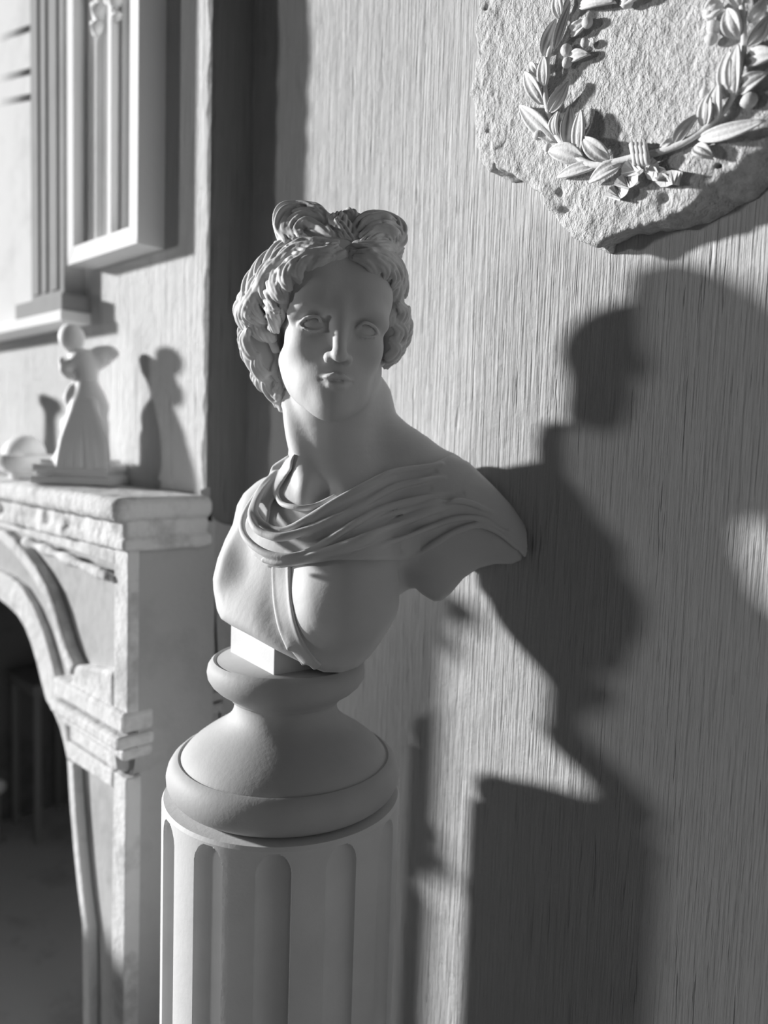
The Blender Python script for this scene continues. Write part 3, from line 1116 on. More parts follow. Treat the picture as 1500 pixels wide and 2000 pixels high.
# philtrum, lips
hel((0, -0.0940, -0.0575), (0.0032, 0.0045, 0.0055), 0.003, None, op='sub')
MX = 0.0012
htb(fig, [(MX - 0.0205, -0.0810, -0.0705), (MX - 0.012, -0.0910, -0.0676), (MX - 0.0045, -0.0942, -0.0652), (MX, -0.0936, -0.0662), (MX + 0.0045, -0.0942, -0.0652),
          (MX + 0.012, -0.0910, -0.0676), (MX + 0.0205, -0.0810, -0.0705)], [0.0014, 0.0034, 0.0042, 0.0040, 0.0042, 0.0034, 0.0014], 0.0032)
htb(fig, [(MX - 0.016, -0.0825, -0.0738), (MX - 0.008, -0.0907, -0.0768), (MX, -0.0924, -0.0776), (MX + 0.008, -0.0907, -0.0768), (MX + 0.016, -0.0825, -0.0738)],
    [0.0018, 0.0042, 0.0050, 0.0042, 0.0018], 0.0032)
htb(fig, [(MX - 0.0205, -0.0842, -0.0712), (MX - 0.010, -0.0962, -0.0714), (MX, -0.0992, -0.0710), (MX + 0.010, -0.0962, -0.0714), (MX + 0.0205, -0.0842, -0.0712)], [0.0010, 0.0018, 0.0020, 0.0018, 0.0010], 0.0018, op='sub')
for s in (-1, 1):
    # ears
    htb(fig, [(s * 0.070, 0.008, 0.002), (s * 0.079, 0.018, 0.004), (s * 0.080, 0.022, -0.016), (s * 0.072, 0.012, -0.036)], [0.005, 0.006, 0.006, 0.006], 0.005)
# ---- drapery: a cloth shell over the shoulders with rolled folds
clo = Vol((float(P(450, 1000, 0)[0]), -0.15, float(P(560, 1125, 0)[2])), (HI[0], 0.15, float(P(600, 860, 0)[2])), 0.0014)


def trilin(vol, X, Y, Z):
    gx = (X - vol.lo[0]) / vol.h
    gy = (Y - vol.lo[1]) / vol.h
    gz = (Z - vol.lo[2]) / vol.h
    out = vol.f
    for ax, gq in enumerate((gx.ravel(), gy.ravel(), gz.ravel())):
        gq = np.clip(gq, 0, vol.n[ax] - 1.001)
        i = np.floor(gq).astype(int)
        u = (gq - i).astype(np.float32)
        sh = [1, 1, 1]
        sh[ax] = -1
        out = np.take(out, i, ax) * (1 - u.reshape(sh)) + np.take(out, i + 1, ax) * u.reshape(sh)
    return out


sl, X, Y, Z = clo.grid()
base = trilin(fig, X, Y, Z)
mask = [(576, 884), (545, 905), (512, 940), (486, 985), (472, 1025), (474, 1050), (495, 1082), (522, 1106), (545, 1110), (600, 1100), (660, 1092), (730, 1094), (792, 1092),
        (815, 1086), (850, 1066), (885, 1040), (925, 1024), (965, 1032), (1000, 1060), (1030, 1095), (1060, 1060), (1000, 980), (915, 900), (880, 886), (860, 896), (832, 908), (774, 916),
        (735, 932), (660, 974), (602, 1012), (567, 1034), (545, 1034), (525, 1020), (530, 985), (548, 950), (570, 915)]
qx, qy, qd = bf.px(X, Y, Z)
md = poly_sdf(qx, qy, mask) * (qd / F_PX)
shell = base - 0.0055
hh = np.maximum(0.006 - np.abs(shell - md), 0) / 0.006
clo.f = (np.maximum(shell, md) + hh * hh * 0.0015).astype(np.float32)
del qx, qy, qd, md, base, shell, hh


def fold(pts, rad, lift=0.004, k=0.006, d0=None, op='add', t_off=0.0):
    """a fold lying on the body; points are (x, y) or (x, y, t) where the cloth hangs free"""
    out = []
    last = -0.03
    rr = np.array(rad if hasattr(rad, '__len__') else [rad] * 2, float)
    rr = np.interp(np.linspace(0, 1, len(pts)), np.linspace(0, 1, len(rr)), rr) / rr.max()
    for p, rel in zip(pts, rr):
        if len(p) == 3:
            t = p[2]
        else:
            t = bf.surf(fig, p[0], p[1], -0.145, 0.145, None)
            t = last if t is None else t - (0.0045 + lift * 1.6) * (rel if op == 'sub' else max(0.0, (rel - 0.35) / 0.65) * 0.8 + 0.2)
        last = t
        out.append((p[0], p[1], t + t_off))
    ptb(clo, out, [r_ * (0.80 if op == 'add' else 1.0) for r_ in rad] if hasattr(rad, '__len__') else rad, k * 0.5, 6, op)


F = fold
# cowl: inner and outer loops from the shoulder knot round the front
F([(862, 905), (831, 910), (774, 918), (739, 932), (660, 974), (602, 1010), (567, 1030, -0.066), (545, 1034, -0.064), (520, 1026, -0.055), (503, 1010, -0.045), (498, 990, -0.035), (512, 960, -0.016), (545, 922, 0.01), (575, 893, 0.03)],
  [0.004, 0.0048, 0.005, 0.005, 0.005, 0.0052, 0.0055, 0.0055, 0.0055, 0.0055, 0.0052, 0.005, 0.005, 0.004], 0.003, 0.004)
F([(655, 966), (620, 984), (598, 990), (570, 988, -0.05), (548, 980, -0.035), (540, 960, -0.015), (548, 935, 0.0), (565, 910, 0.02)], [0.003, 0.004, 0.0048, 0.0045, 0.004, 0.004, 0.004, 0.004], 0.002, 0.004)
F([(734, 962), (664, 1004), (598, 1034), (550, 1047, -0.078), (520, 1042, -0.07), (500, 1030, -0.06), (490, 1008, -0.045), (494, 985, -0.03), (515, 945, -0.005), (545, 915, 0.012)],
  [0.003, 0.005, 0.0062, 0.0068, 0.006, 0.006, 0.005, 0.005, 0.005, 0.004], 0.004, 0.005)
F([(884, 964), (822, 972), (748, 992), (682, 1027), (611, 1073), (567, 1086, -0.092), (528, 1082, -0.085), (495, 1064, -0.07), (475, 1038, -0.05), (476, 1008, -0.03), (499, 968, -0.005), (530, 928, 0.015)],
  [0.003, 0.0055, 0.006, 0.006, 0.006, 0.0062, 0.006, 0.0055, 0.0052, 0.005, 0.005, 0.004], 0.004, 0.005)
F([(770, 930), (708, 958), (646, 988), (610, 1012), (585, 1028)], [0.003, 0.0045, 0.005, 0.0045, 0.003], 0.003, 0.005)
F([(866, 932), (820, 936), (770, 950), (715, 980), (660, 1015)], [0.003, 0.006, 0.006, 0.005, 0.003], 0.004, 0.006)
F([(902, 984), (840, 996), (778, 1022), (708, 1053), (629, 1080), (585, 1092, -0.094), (545, 1098, -0.09), (515, 1092, -0.08)], [0.003, 0.008, 0.0105, 0.0095, 0.0075, 0.006, 0.005, 0.004], 0.0055, 0.005)
F([(985, 1014), (928, 984), (875, 976), (800, 992), (740, 1012), (690, 1040)], [0.003, 0.005, 0.0055, 0.005, 0.004, 0.003], 0.004, 0.005)
F([(1002, 1046), (950, 1014), (893, 1011), (831, 1031), (752, 1060), (690, 1082)], [0.003, 0.0045, 0.005, 0.0055, 0.0045, 0.003], 0.004, 0.005)
F([(1008, 1068), (975, 1040), (935, 1024), (890, 1036), (848, 1060), (818, 1078), (792, 1087)], [0.003, 0.004, 0.005, 0.0055, 0.0055, 0.004, 0.003], 0.003, 0.005)
# gathered knot on the left shoulder
for i in range(5):
    F([(528 + i * 7, 930 - i * 3, 0.015 + i * .002), (536 + i * 6, 912 - i * 4, 0.012), (552 + i * 6, 898 - i * 3, 0.022)], [0.003, 0.0045, 0.003], 0.002, 0.0025)
# valleys between the folds
for q in ([(850, 918), (780, 940), (715, 966), (660, 996)], [(905, 962), (840, 984), (770, 1010), (690, 1044)], [(990, 1030), (930, 1000), (880, 994)], [(840, 952), (760, 972), (690, 1006), (620, 1048)], [(860, 1006), (800, 1030), (740, 1055)], [(880, 1026), (830, 1048), (790, 1068)]):
    F(q, [0.002, 0.005, 0.005, 0.003][:len(q)], 0.009, 0.008, op='sub')

# the body is stopped where it would show through the cloth hollows
figure = fig.mesh('figure', M_BUST, bust, 2)
clo.mesh('drapery', M_BUST, bust, 1)

# ---- strap across the chest
st = Vol((float(P(500, 1200, 0)[0]), -0.15, float(P(560, 1322, 0)[2])), (float(P(680, 1200, 0)[0]), 0.05, float(P(560, 1085, 0)[2])), 0.0012)
for off, r in ((-15, 0.0024), (-11, 0.0026), (-7, 0.0026), (-3.5, 0.0028), (0, 0.0028), (3.5, 0.0028), (7, 0.0026), (11, 0.0026), (15, 0.0024)):
    q = []
    for x, y, nx, ny in ((549, 1098, 1, 0), (550, 1140, 1, 0), (553, 1180, 1, -.1), (561, 1220, .95, -.25), (576, 1258, .85, -.45), (598, 1290, .8, -.55), (612, 1304, .8, -.6)):
        xx, yy = x + nx * off, y + ny * off
        t = bf.surf(fig, xx, yy, -0.145, 0.1, None)
        if t is not None:
            q.append((xx, yy, t - (0.0012 if abs(off) > 12 else 0.0002)))
    if len(q) > 2:
        ptb(st, q, r, 0.003)
st.mesh('chest_strap', M_BUST, bust, 1)

# ---- square block under the bust
zt = zat(1283)
cx_ = P(535, 1318, 0)


def onplane(x, y, z):
    r = ray(x, y)
    w = CAM + r * ((z + AX[2] - CAM[2]) / r[2]) - AX
    return np.array([w @ RH, w @ FH, z])


A_, B_ = onplane(535, 1317, zt), onplane(450, 1271, zt)
e1 = B_ - A_
e2 = np.array([-e1[1], e1[0], 0]) * -1.0
if e2[0] < 0:
    e2 = -e2
g = Geo()
pl = [A_, A_ + e2 * 1.05, A_ + e2 * 1.05 + e1, B_]
hb = 0.045
g.add([(p[0], p[1], zt - 0.001) for p in pl] + [(p[0], p[1], zt + hb) for p in pl],
      [(3, 2, 1, 0), (4, 5, 6, 7), (0, 1, 5, 4), (1, 2, 6, 5), (2, 3, 7, 6), (3, 0, 4, 7)])
g.obj('support_block', M_BUST, bust, bevel=0.0012)
del st, clo
# ---- hair
hl = P(455, 600, 0.0)
HLO = (float(P(452, 600, 0)[0]) , -0.125, float(P(560, 835, 0)[2]))
HHI = (float(P(812, 600, 0)[0]), 0.135, float(P(600, 378, 0)[2]))
hv = Vol(HLO, HHI, 0.00125)
# back of the hair over the skull
hv.ell(Hd(0, 0.025, 0.045), (0.080, 0.078, 0.076), 0.006, RHd)
hv.ell(Hd(0, 0.055, -0.03), (0.064, 0.040, 0.056), 0.02, RHd)


def rope(pts, rad, n=5, turns=1.0, ph=0.0, k=0.0014, per=9, fill=0.42):
    """a roll of hair: strands twisting round a core; points are (x, y, t)"""
    n = n + 3
    turns *= 1.0
    c = catmull([P(*p) for p in pts], per)
    m = len(c)
    rad = rad if hasattr(rad, '__len__') else [rad, rad]
    R = np.interp(np.linspace(0, 1, m), np.linspace(0, 1, len(rad)), rad)
    u = np.array([0, -1.0, 0])
    frames = []
    for i in range(m):
        t = c[min(i + 1, m - 1)] - c[max(i - 1, 0)]
        t = t / np.linalg.norm(t)
        u = u - t * (u @ t)
        u = u / np.linalg.norm(u)
        frames.append((u.copy(), np.cross(t, u)))
    hv.tube(c, list(R * 0.62), k * 2)
    for j in range(n):
        path = []
        for i in range(m):
            a = 2 * math.pi * (j / n + turns * i / (m - 1)) + ph
            wob = 1 + 0.12 * math.sin(i * 0.33 + j * 2.1 + ph)
            path.append(c[i] + (frames[i][0] * math.cos(a) + frames[i][1] * math.sin(a)) * R[i] * (1 - fill * 0.62) * wob)
        sr = (0.75, 1.15, 0.9, 1.05)[j % 4]
        hv.tube(path, list(np.maximum(R * fill * 0.62 * sr, 0.0019)), k)


# front rolls, parted in the middle
rope([(672, 502, -0.070), (640, 502, -0.072), (605, 514, -0.072), (575, 536, -0.074), (553, 566, -0.071), (541, 600, -0.058), (536, 640, -0.030)], [0.010, 0.015, 0.017, 0.0175, 0.017, 0.014, 0.008], 6, -1.3)
rope([(660, 484, -0.056), (615, 486, -0.058), (570, 502, -0.055), (535, 532, -0.050), (512, 566, -0.040), (502, 600, -0.028), (505, 640, -0.008)], [0.010, 0.015, 0.017, 0.017, 0.017, 0.016, 0.008], 6, -1.5, 0.6)
rope([(600, 474, -0.032), (550, 498, -0.030), (515, 535, -0.022), (490, 580, -0.012), (482, 610, -0.006)], [0.012, 0.017, 0.018, 0.016, 0.010], 5, -1.0, 0.3)
rope([(684, 502, -0.070), (712, 508, -0.068), (740, 524, -0.058), (760, 548, -0.042), (770, 580, -0.024), (772, 615, -0.006)], [0.009, 0.013, 0.015, 0.015, 0.013, 0.008], 6, 1.2, 0.2)
rope([(690, 488, -0.055), (730, 494, -0.050), (762, 512, -0.034), (780, 540, -0.014), (785, 575, 0.0)], [0.009, 0.012, 0.013, 0.012, 0.009], 5, 1.2)
# spiral curl on the right
q = []
for i in range(22):
    a = -2.6 + i * 0.42
    r = 34 - i * 1.25
    q.append((757 + r * math.cos(a), 556 + r * 0.95 * math.sin(a), -0.030 - i * 0.0006))
rope(q, [0.008, 0.007, 0.0055], 3, 2.5, per=2)
# left side: outer curls, hollow over the ear, hanging ringlets
rope([(500, 560, -0.005), (482, 590, 0.0), (478, 615, 0.0), (492, 636, -0.008), (515, 650, -0.014), (535, 660, -0.014)], [0.012, 0.015, 0.014, 0.012, 0.011, 0.007], 5, 1.2)
rope([(494, 566, -0.020), (484, 585, -0.020), (488, 606, -0.022), (505, 612, -0.028), (514, 598, -0.032), (506, 588, -0.030)], [0.008, 0.010, 0.010, 0.009, 0.008, 0.006], 4, 1.0)
hv.ell(P(510, 668, 0.004), (0.025, 0.009, 0.042), 0.004)
rope([(478, 640, 0.022), (482, 670, 0.022), (494, 700, 0.020), (510, 722, 0.018), (522, 745, 0.018)], [0.009, 0.012, 0.012, 0.011, 0.008], 4, 1.2)
rope([(538, 668, 0.004), (540, 700, 0.008), (536, 726, 0.012), (543, 752, 0.014), (548, 782, 0.018), (551, 800, 0.02)], [0.006, 0.0075, 0.007, 0.007, 0.006, 0.004], 3, 2.0)
rope([(512, 700, 0.030), (506, 724, 0.028), (512, 744, 0.026), (530, 762, 0.024), (544, 790, 0.024)], [0.009, 0.011, 0.011, 0.009, 0.006], 4, 1.5)
hv.ell(P(768, 635, 0.005), (0.014, 0.022, 0.045), 0.004)
# right side below the curl
rope([(776, 590, -0.01), (784, 612, -0.004), (780, 636, 0.0), (776, 660, 0.008), (768, 688, 0.02), (752, 712, 0.034)], [0.009, 0.011, 0.012, 0.012, 0.010, 0.007], 4, 1.6)
rope([(764, 600, -0.022), (762, 625, -0.016), (766, 648, -0.008), (760, 672, 0.002), (752, 694, 0.014)], [0.006, 0.0075, 0.008, 0.007, 0.005], 3, 1.6)
rope([(788, 600, 0.015), (790, 640, 0.02), (782, 670, 0.03), (766, 700, 0.04)], [0.010, 0.011, 0.011, 0.009], 4, 1.2)
rope([(716, 750, 0.075), (732, 785, 0.075), (742, 812, 0.07)], [0.014, 0.014, 0.010], 4, 0.8)
# bands behind the rolls
rope([(548, 486, 0.0), (595, 470, -0.018), (640, 468, -0.030), (672, 474, -0.034)], [0.012, 0.015, 0.014, 0.011], 5, 1.0)
rope([(672, 476, -0.034), (710, 476, -0.030), (748, 482, -0.018), (776, 492, 0.0)], [0.011, 0.014, 0.014, 0.011], 5, -1.0)
rope([(556, 476, 0.012), (600, 462, 0.0), (640, 462, -0.008), (672, 466, -0.014)], [0.012, 0.016, 0.016, 0.013], 6, 1.3, 1.0)
rope([(672, 466, -0.014), (705, 466, -0.012), (745, 474, 0.0), (776, 486, 0.018)], [0.013, 0.015, 0.015, 0.012], 6, -1.3, 0.5)
rope([(668, 492, -0.062), (640, 484, -0.058), (615, 480, -0.048), (590, 484, -0.040)], [0.006, 0.010, 0.011, 0.008], 4, -1.0)
rope([(676, 492, -0.062), (700, 484, -0.056), (725, 484, -0.046), (748, 490, -0.036)], [0.006, 0.010, 0.010, 0.007], 4, 1.0)
# bow of hair on the crown: left loop
hv.ell(P(600, 440, 0.012), (0.032, 0.020, 0.026), 0.008)
rope([(664, 466, -0.024), (630, 462, -0.018), (592, 470, -0.012), (562, 466, -0.006), (550, 440, 0.0), (556, 412, 0.004), (580, 404, 0.006), (612, 410, 0.002), (636, 430, -0.006), (656, 456, -0.018)],
     [0.009, 0.010, 0.010, 0.011, 0.011, 0.011, 0.010, 0.011, 0.010, 0.009], 3, 0.7)
rope([(652, 458, -0.020), (620, 446, -0.016), (594, 436, -0.012), (574, 446, -0.01), (570, 466, -0.012)], [0.007, 0.009, 0.009, 0.009, 0.006], 4, 1.2)
rope([(656, 452, -0.018), (630, 436, -0.012), (604, 422, -0.006), (580, 424, -0.004), (566, 436, -0.004)], [0.006, 0.008, 0.009, 0.008, 0.006], 4, -1.2)
# knot
rope([(646, 424, -0.008), (656, 440, -0.018), (668, 456, -0.026), (682, 474, -0.032)], [0.008, 0.011, 0.011, 0.008], 4, 0.6)
rope([(662, 420, -0.006), (672, 436, -0.016), (684, 452, -0.024), (694, 470, -0.028)], [0.008, 0.010, 0.010, 0.008], 4, 0.6)
rope([(672, 424, 0.0), (682, 418, -0.004), (694, 426, -0.006), (698, 446, -0.014)], [0.007, 0.009, 0.008, 0.006], 3, 0.8)
# right loop
hv.ell(P(738, 452, 0.010), (0.034, 0.020, 0.020), 0.008)
rope([(690, 468, -0.024), (700, 442, -0.018), (720, 428, -0.008), (748, 424, 0.0), (772, 434, 0.004), (783, 454, 0.002), (776, 474, -0.004), (748, 482, -0.012), (712, 482, -0.020)],
     [0.008, 0.010, 0.011, 0.011, 0.010, 0.009, 0.009, 0.009, 0.007], 3, 0.7)
rope([(696, 462, -0.022), (720, 452, -0.020), (748, 446, -0.014), (766, 456, -0.012), (764, 470, -0.012)], [0.007, 0.009, 0.010, 0.008, 0.006], 4, -1.4)
# single locks laid over the rolls: little sheaves of strands that taper and turn at the ends


def lock(pts, wpx=9, n=3, r=0.0031, lift=0.0015):
    """a sheaf of n parallel strands; pts are (x, y) on the hair or (x, y, t)"""
    c = [np.array(q[:2], float) for q in catmull([(p[0], p[1], 0) for p in pts], 5)]
    m = len(c)
    for j in range(n):
        o_ = (j - (n - 1) / 2)
        out = []
        last = None
        for i in range(m):
            d_ = c[min(i + 1, m - 1)] - c[max(i - 1, 0)]
            d_ = d_ / max(np.linalg.norm(d_), 1e-6)
            w_ = wpx * (0.45 + 0.55 * math.sin(math.pi * min(1, i / (m - 1) * 0.9 + 0.05)))
            x_, y_ = c[i] + np.array([-d_[1], d_[0]]) * o_ * w_
            t_ = bf.surf(hv0, x_, y_, -0.12, 0.07, None)
            if t_ is None:
                t_ = last if last is not None else None
            if t_ is None:
                continue
            last = t_ if last is None else 0.5 * last + 0.5 * t_
            out.append((x_, y_, last - lift - 0.0012 * (1 - abs(o_))))
        if len(out) > 3:
            ptb(hv, out, [0.0014, r, r * 1.1, r, 0.0013], 0.0010, 2)


cr2 = random.Random(5)
hv0 = Vol(HLO, HHI, 0.00125)
hv0.f = hv.f.copy()
for q in ([(652, 500), (628, 506), (610, 524), (612, 542)], [(622, 494), (592, 506), (580, 530), (590, 552)], [(594, 496), (566, 514), (556, 540), (568, 566)],
          [(566, 502), (538, 524), (530, 552), (545, 580), (556, 586)], [(540, 518), (514, 546), (512, 572), (530, 600), (546, 606)], [(515, 545), (494, 572), (494, 600), (512, 620), (532, 622)],
          [(640, 482), (606, 488), (580, 486), (556, 496)], [(604, 478), (572, 488), (548, 508), (530, 518)], [(548, 500), (522, 524), (504, 556), (490, 566)], [(506, 560), (484, 588), (476, 616), (490, 632)],
          [(690, 500), (716, 508), (732, 526), (730, 540)], [(712, 498), (742, 508), (758, 528), (752, 548)], [(740, 500), (766, 516), (778, 540), (768, 560)], [(700, 486), (732, 490), (760, 502), (776, 520)],
          [(778, 590), (788, 610), (776, 628), (764, 624)], [(770, 630), (784, 646), (776, 664), (760, 662)], [(764, 664), (774, 682), (758, 698), (750, 690)], [(772, 606), (760, 616), (762, 636)],
          [(484, 640), (478, 664), (490, 690), (506, 694)], [(500, 690), (502, 716), (520, 734), (534, 730)], [(516, 734), (524, 758), (540, 776), (546, 770)], [(536, 680), (546, 700), (538, 722), (544, 742)],
          [(560, 470), (545, 440), (556, 410), (586, 400)], [(572, 466), (562, 442), (574, 420), (602, 414), (630, 430)], [(590, 462), (582, 446), (598, 432), (624, 444), (648, 460)], [(600, 404), (624, 412), (640, 432), (652, 450)],
          [(700, 452), (718, 434), (748, 424), (772, 432)], [(704, 464), (728, 444), (756, 440), (778, 452), (780, 468)], [(716, 474), (740, 458), (760, 462), (764, 474)], [(654, 426), (664, 442), (676, 460), (690, 474)],
          [(560, 482), (594, 474), (628, 478), (660, 472)], [(690, 474), (724, 480), (756, 478), (776, 488)]):
    lock(q, 7 + cr2.uniform(-1, 1.5), 3, 0.0030 + cr2.uniform(-0.0004, 0.0005))
del hv0
# keep the face free: the forehead and the cheeks stay in front of the hair mass
hv.ell(Hd(0, -0.072, 0.000), (0.056, 0.050, 0.052), 0.003, RHd, op='sub')
hv.mesh('hair', M_BUST, bust, 1)
del hv
# ------------------------------------------------------------------ rough stone plaque with a laurel wreath
YS = -0.048
out_px = [(938, -60), (930, 0), (926, 60), (922, 140), (919, 210), (921, 285), (930, 318), (945, 333), (962, 333), (985, 330), (1005, 338), (1025, 356), (1045, 370), (1062, 384),
          (1078, 418), (1092, 440), (1112, 458), (1132, 470), (1160, 476)]
oz = [on_y(x, y, YS) for x, y in out_px]
front = [(p[0], p[2]) for p in oz]
front += [(on_y(x, y, YS)[0], on_y(x, y, YS)[2]) for x, y in ((1200, 462), (1250, 445), (1300, 428), (1316, 418), (1340, 398), (1380, 362), (1423, 328), (1470, 285), (1520, 250), (1570, 200))]
front += [(-0.235, 1.74), (-0.225, 1.85), (-0.26, 1.95), (-0.36, 2.01), (-0.5, 2.02), (-0.62, 1.99), (-0.68, 1.94)]
back = [(p[0], p[1]) for p in front[:19]]
back += [(on_y(x, y, -0.002)[0], on_y(x, y, -0.002)[2]) for x, y in ((1200, 474), (1250, 462), (1305, 448), (1330, 452), (1400, 430), (1452, 404), (1500, 370), (1560, 325), (1620, 250))]
back += [(-0.205, 1.74), (-0.20, 1.86), (-0.24, 1.97), (-0.36, 2.03), (-0.5, 2.03), (-0.63, 2.0), (-0.69, 1.94)]
pc = np.array([-0.455, 0.0, 1.755])
plaque = empty('stone_plaque', 'rough broken stone slab carved with a laurel wreath hanging on the wall', 'plaque', tuple(pc))
pv = Vol((-0.29, -0.072, -0.235), (0.29, 0.0, 0.31), 0.0019)
sl, X, Y, Z = pv.grid()
X2, Z2 = X[:, 0, :] + pc[0], Z[0] + pc[2]
df = poly_sdf(X2, np.broadcast_to(Z2, (X2.shape[0], Z2.shape[1])), front)
db = poly_sdf(X2, np.broadcast_to(Z2, (X2.shape[0], Z2.shape[1])), back)
u = np.clip(-Y / 0.048, 0, 1)
d2 = df[:, None, :] * u + db[:, None, :] * (1 - u)
n1 = value_noise(pv.f.shape, 14, 21)
n2 = value_noise(pv.f.shape, 6, 22)
n3 = value_noise(pv.f.shape, 2.6, 23)
d2 = d2 + n1 * 0.004 + n2 * 0.003
edge = np.clip(1 + df[:, None, :] / 0.07, 0, 1) * np.ones_like(d2)       # 1 near the rim, 0 inside
fr_ = (YS - Y) + (n1 * 0.0022 + n2 * 0.0014) * (0.5 + edge) + n3 * 0.0009 + 0.008 * np.maximum(edge - 0.6, 0)
chips = np.maximum(n2 * 0.7 + n1 * 0.6 - 0.45, 0) * 0.02 * np.clip((edge - 0.5) * 3, 0, 1)
fr_ = fr_ + chips
hh = np.maximum(0.006 - np.abs(fr_ - d2), 0) / 0.006
d = np.maximum(fr_, d2) + hh * hh * 0.0015
d = np.maximum(d, Y + 0.0008)
pv.f = d.astype(np.float32)
for crack in ([(926, 276), (938, 290), (952, 287), (962, 298), (980, 292), (990, 278)], [(930, 306), (946, 312), (950, 326), (968, 322), (984, 310)], [(952, 287), (956, 300), (950, 312)],
              [(1002, 336), (1016, 330), (1030, 345), (1046, 340), (1052, 360)], [(1082, 420), (1098, 424), (1112, 440)], [(1060, 380), (1078, 384), (1090, 400)]):
    pv.tube([on_y(a_ + rng.uniform(-3, 3), b_ + rng.uniform(-3, 3), YS - 0.001) - np.array([pc[0], 0, pc[2]]) for a_, b_ in crack], [0.002] + [rng.uniform(0.0028, 0.0062) for _ in crack[2:]] + [0.002], 0.002, 'sub')
pv.mesh('slab', M_STONE, plaque, 0)
del n1, n2, n3, d, d2, fr_, chips, hh


def W(x, y, lift=0.0):
    p = on_y(x, y, YS - lift)
    return Vector((p[0] - pc[0], p[1] - pc[1], p[2] - pc[2]))


def wpath(pts, lift, per=8):
    return [W(p[0], p[1], lift) for p in catmull([(a, b, 0) for a, b in pts], per)]


g = Geo()
left_stem = [(1262, 300), (1240, 306), (1200, 316), (1160, 322), (1125, 305), (1092, 272), (1072, 225), (1064, 165), (1072, 105), (1094, 45), (1116, -15), (1150, -48), (1200, -68), (1260, -78), (1300, -78)]
q = wpath(left_stem, 0.007)
g.tube(q, list(np.linspace(0.0042, 0.0022, len(q))), 8)
g.obj('stem', M_LEAF, plaque, smooth=True)
g = Geo()
right_stem = [(1240, 306), (1262, 303), (1300, 293), (1340, 276), (1385, 245), (1425, 200), (1446, 140), (1453, 80), (1450, 20), (1440, -25), (1400, -60), (1350, -76), (1295, -80)]
q = wpath(right_stem, 0.007)
g.tube(q, list(np.linspace(0.0045, 0.0022, len(q))), 8)
g.obj('stem', M_LEAF, plaque, smooth=True)


def leaf(base, tip, wpx, l0=0.005, l1=0.012, bend=0.0, arch=0.004):
    b, t = W(*base, l0), W(*tip, l1)
    d = t - b
    L = d.length
    d.normalize()
    n = Vector((0, -1, 0)) + Vector((0.75, 0, -0.1)) * (1.0 if d.x > 0.15 else -0.15)     # leaves pointing right turn to the right
    s = d.cross(n).normalized()
    n = s.cross(d).normalized()
    hw = wpx * 0.5 * 0.00064
    N, K = 12, 8
    vs, fs = [], []
    for i in range(N + 1):
        u = i / N
        w_ = hw * (math.sin(math.pi * u ** 0.85) ** 0.75 if 0 < u < 1 else 0.0) + 0.0004
        c = b + d * (L * u) + s * (bend * math.sin(math.pi * u)) + n * (arch * math.sin(math.pi * u))
        for k in range(K + 1):
            v_ = 2 * k / K - 1
            # cupped blade with a raised midrib, groove beside it and a rolled rim
            hgt = min(w_, 0.009) * (0.42 * v_ * v_ + 0.50 * math.exp(-(v_ / 0.16) ** 2) * (1 - 0.6 * u))
            vs.append(c + s * (w_ * v_) + n * hgt)
        for k in range(K, -1, -1):
            v_ = 2 * k / K - 1
            vs.append(c + s * (w_ * v_) - n * (0.0016 + 0.004 * (1 - v_ * v_)))
    R = 2 * (K + 1)
    for i in range(N):
        for k in range(R):
            l = (k + 1) % R
            fs.append((i * R + k, i * R + l, (i + 1) * R + l, (i + 1) * R + k))
    fs.append(tuple(range(R - 1, -1, -1)))
    fs.append(tuple(N * R + k for k in range(R)))
    mesh_from('leaf', vs, fs, M_LEAF, plaque, smooth=True)


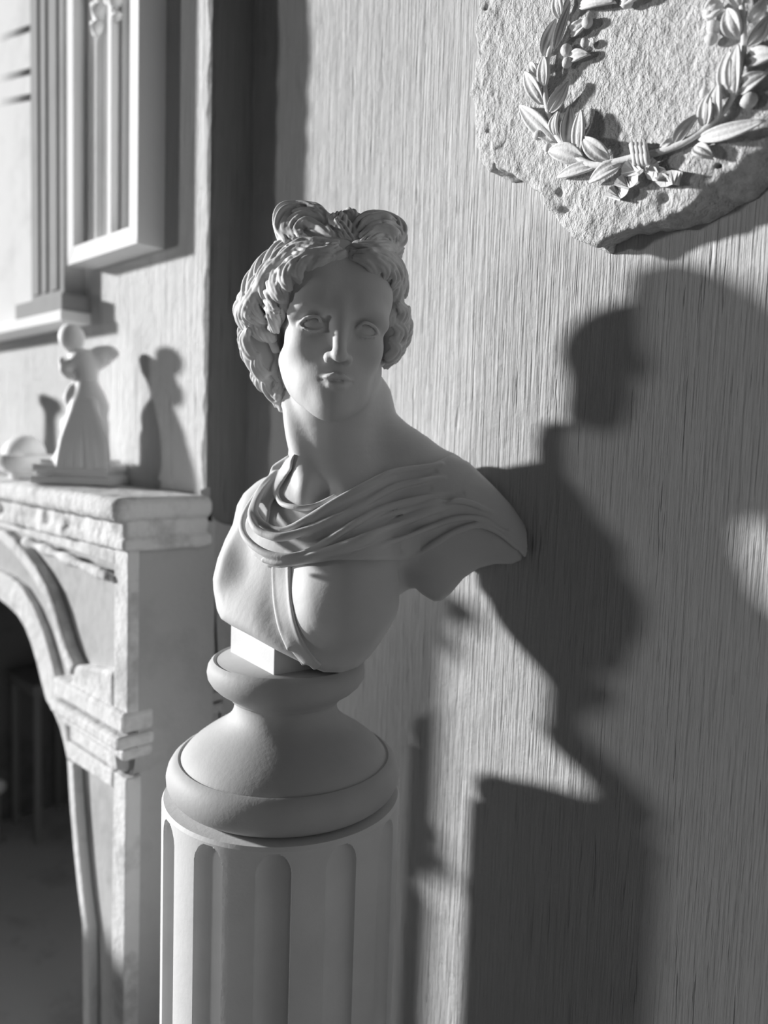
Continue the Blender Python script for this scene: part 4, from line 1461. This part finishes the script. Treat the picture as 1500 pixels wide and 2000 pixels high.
leaves = [((1168, 322), (1087, 346), 22, .004, .008), ((1216, 318), (1150, 356), 26, .005, .010), ((1190, 314), (1136, 268), 32, .006, .016), ((1140, 312), (1070, 294), 36, .006, .010),
          ((1128, 302), (1134, 214), 26, .007, .017), ((1106, 284), (1114, 206), 30, .008, .016), ((1085, 278), (1014, 206), 34, .005, .010), ((1086, 268), (1089, 217), 18, .008, .014),
          ((1060, 204), (1024, 140), 28, .005, .010), ((1072, 220), (1110, 158), 28, .008, .015), ((1062, 172), (1062, 110), 26, .009, .014), ((1048, 150), (1034, 122), 18, .004, .008),
          ((1060, 110), (1086, 36), 24, .005, .012), ((1082, 98), (1114, 2), 18, .010, .015), ((1094, 38), (1088, -14), 22, .007, .012), ((1130, 14), (1200, 2), 26, .008, .014),
          ((1112, 70), (1150, 38), 22, .004, .008), ((1110, 120), (1150, 105), 20, .004, .008), ((1210, 8), (1262, -14), 26, .006, .012),
          ((1316, 284), (1364, 222), 22, .006, .014), ((1376, 250), (1384, 182), 26, .007, .014), ((1400, 238), (1402, 164), 28, .008, .015), ((1420, 190), (1424, 96), 24, .008, .014),
          ((1434, 188), (1440, 86), 28, .010, .016), ((1362, 272), (1494, 234), 25, .006, .012), ((1440, 182), (1498, 142), 26, .006, .012), ((1452, 122), (1520, 104), 28, .006, .012),
          ((1440, 76), (1420, 16), 30, .008, .015), ((1460, 90), (1502, 28), 26, .008, .014), ((1462, 44), (1496, -4), 24, .008, .014), ((1356, 286), (1392, 306), 24, .004, .008),
          ((1412, 8), (1372, 32), 30, .005, .010), ((1446, 14), (1436, -44), 26, .008, .014), ((1452, 6), (1488, -50), 26, .008, .014), ((1290, 292), (1322, 266), 20, .005, .008),
          ((1128, -18), (1190, -40), 26, .008, .014), ((1120, -6), (1096, -60), 24, .006, .012), ((1420, -46), (1350, -30), 26, .006, .012), ((1400, -60), (1330, -70), 26, .006, .012), ((1180, -62), (1236, -96), 26, .006, .012), ((1200, -68), (1262, -62), 24, .006, .013), ((1340, -78), (1282, -98), 26, .006, .012), ((1330, -78), (1276, -58), 24, .006, .013), ((1380, -68), (1330, -104), 26, .006, .012)]
for lf in leaves:
    b_, t_, w_, l0, l1 = lf
    leaf(b_, t_, w_ * 0.95, l0, l1, bend=rng.uniform(-0.003, 0.003))


def berry(x, y, r, lift=0.008):
    g = Geo()
    r = r * 0.85
    c = W(x, y, lift)
    pr_ = [(0.0001, -r), (r * .55, -r * .84), (r * .9, -r * .42), (r, 0), (r * .9, r * .45), (r * .55, r * .9), (r * .2, r * 1.15), (0.0001, r * 1.2)]
    g.lathe(pr_, (0, 0, 0), 16)
    a = rng.uniform(0, 6.28)
    R_ = Matrix.Rotation(a, 3, 'Y') @ Matrix.Rotation(0.5, 3, 'X')
    g.v = [tuple(R_ @ Vector(p) + c) for p in g.v]
    g.obj('berry', M_LEAF, plaque, smooth=True)


for x, y, r in ((1106, 98, .0085), (1147, 44, .008), (1108, 122, .0075), (1142, 84, .006), (1052, 264, .0075), (1070, 288, .006), (1226, 4, .008),
                (1464, 196, .0095), (1376, 182, .006), (1394, 54, .0085), (1390, 76, .0075), (1386, 28, .007), (1466, 150, .006)):
    berry(x, y, r)

# ribbon: three wraps and two crumpled tails
g = Geo()
for dx in (-12, -4, 4, 12):
    c0 = [W(1250 + dx - 4, 282, 0.004), W(1250 + dx - 3, 288, 0.014), W(1250 + dx, 302, 0.018), W(1250 + dx + 3, 316, 0.014), W(1250 + dx + 4, 323, 0.004)]
    g.tube(c0, 0.0034, 8)
g.obj('ribbon_wrap', M_LEAF, plaque, smooth=True)


def ribbon(pts, wpx):
    vs, fs = [], []
    pts = [tuple(q_) for q_ in catmull(pts, 4)]
    n = len(pts)
    for i, (x, y, l) in enumerate(pts):
        x2, y2, _ = pts[min(i + 1, n - 1)]
        x1, y1, _ = pts[max(i - 1, 0)]
        tx, ty = x2 - x1, y2 - y1
        L = math.hypot(tx, ty)
        nx, ny = -ty / L, tx / L
        h_ = wpx * 0.5
        tw = 0.0045 * math.cos(math.pi * i / 4)
        for sx, dl in ((-1, tw), (1, -tw)):
            vs.append(W(x + nx * h_ * sx, y + ny * h_ * sx, l + dl))
        for sx, dl in ((1, -tw), (-1, tw)):
            vs.append(W(x + nx * h_ * sx, y + ny * h_ * sx, l + dl - 0.0035))
    for i in range(n - 1):
        for k in range(4):
            l_ = (k + 1) % 4
            fs.append((4 * i + k, 4 * i + l_, 4 * i + 4 + l_, 4 * i + 4 + k))
    fs += [(3, 2, 1, 0), (4 * n - 4, 4 * n - 3, 4 * n - 2, 4 * n - 1)]
    mesh_from('ribbon_tail', vs, fs, M_LEAF, plaque, smooth=False)


ribbon([(1244, 318, .008), (1228, 332, .012), (1232, 348, .009), (1216, 358, .013), (1212, 370, .008), (1200, 378, .011), (1196, 388, .006)], 30)
ribbon([(1262, 316, .008), (1274, 326, .012), (1272, 338, .008), (1290, 340, .012), (1294, 352, .008), (1312, 346, .012), (1330, 350, .007)], 28)
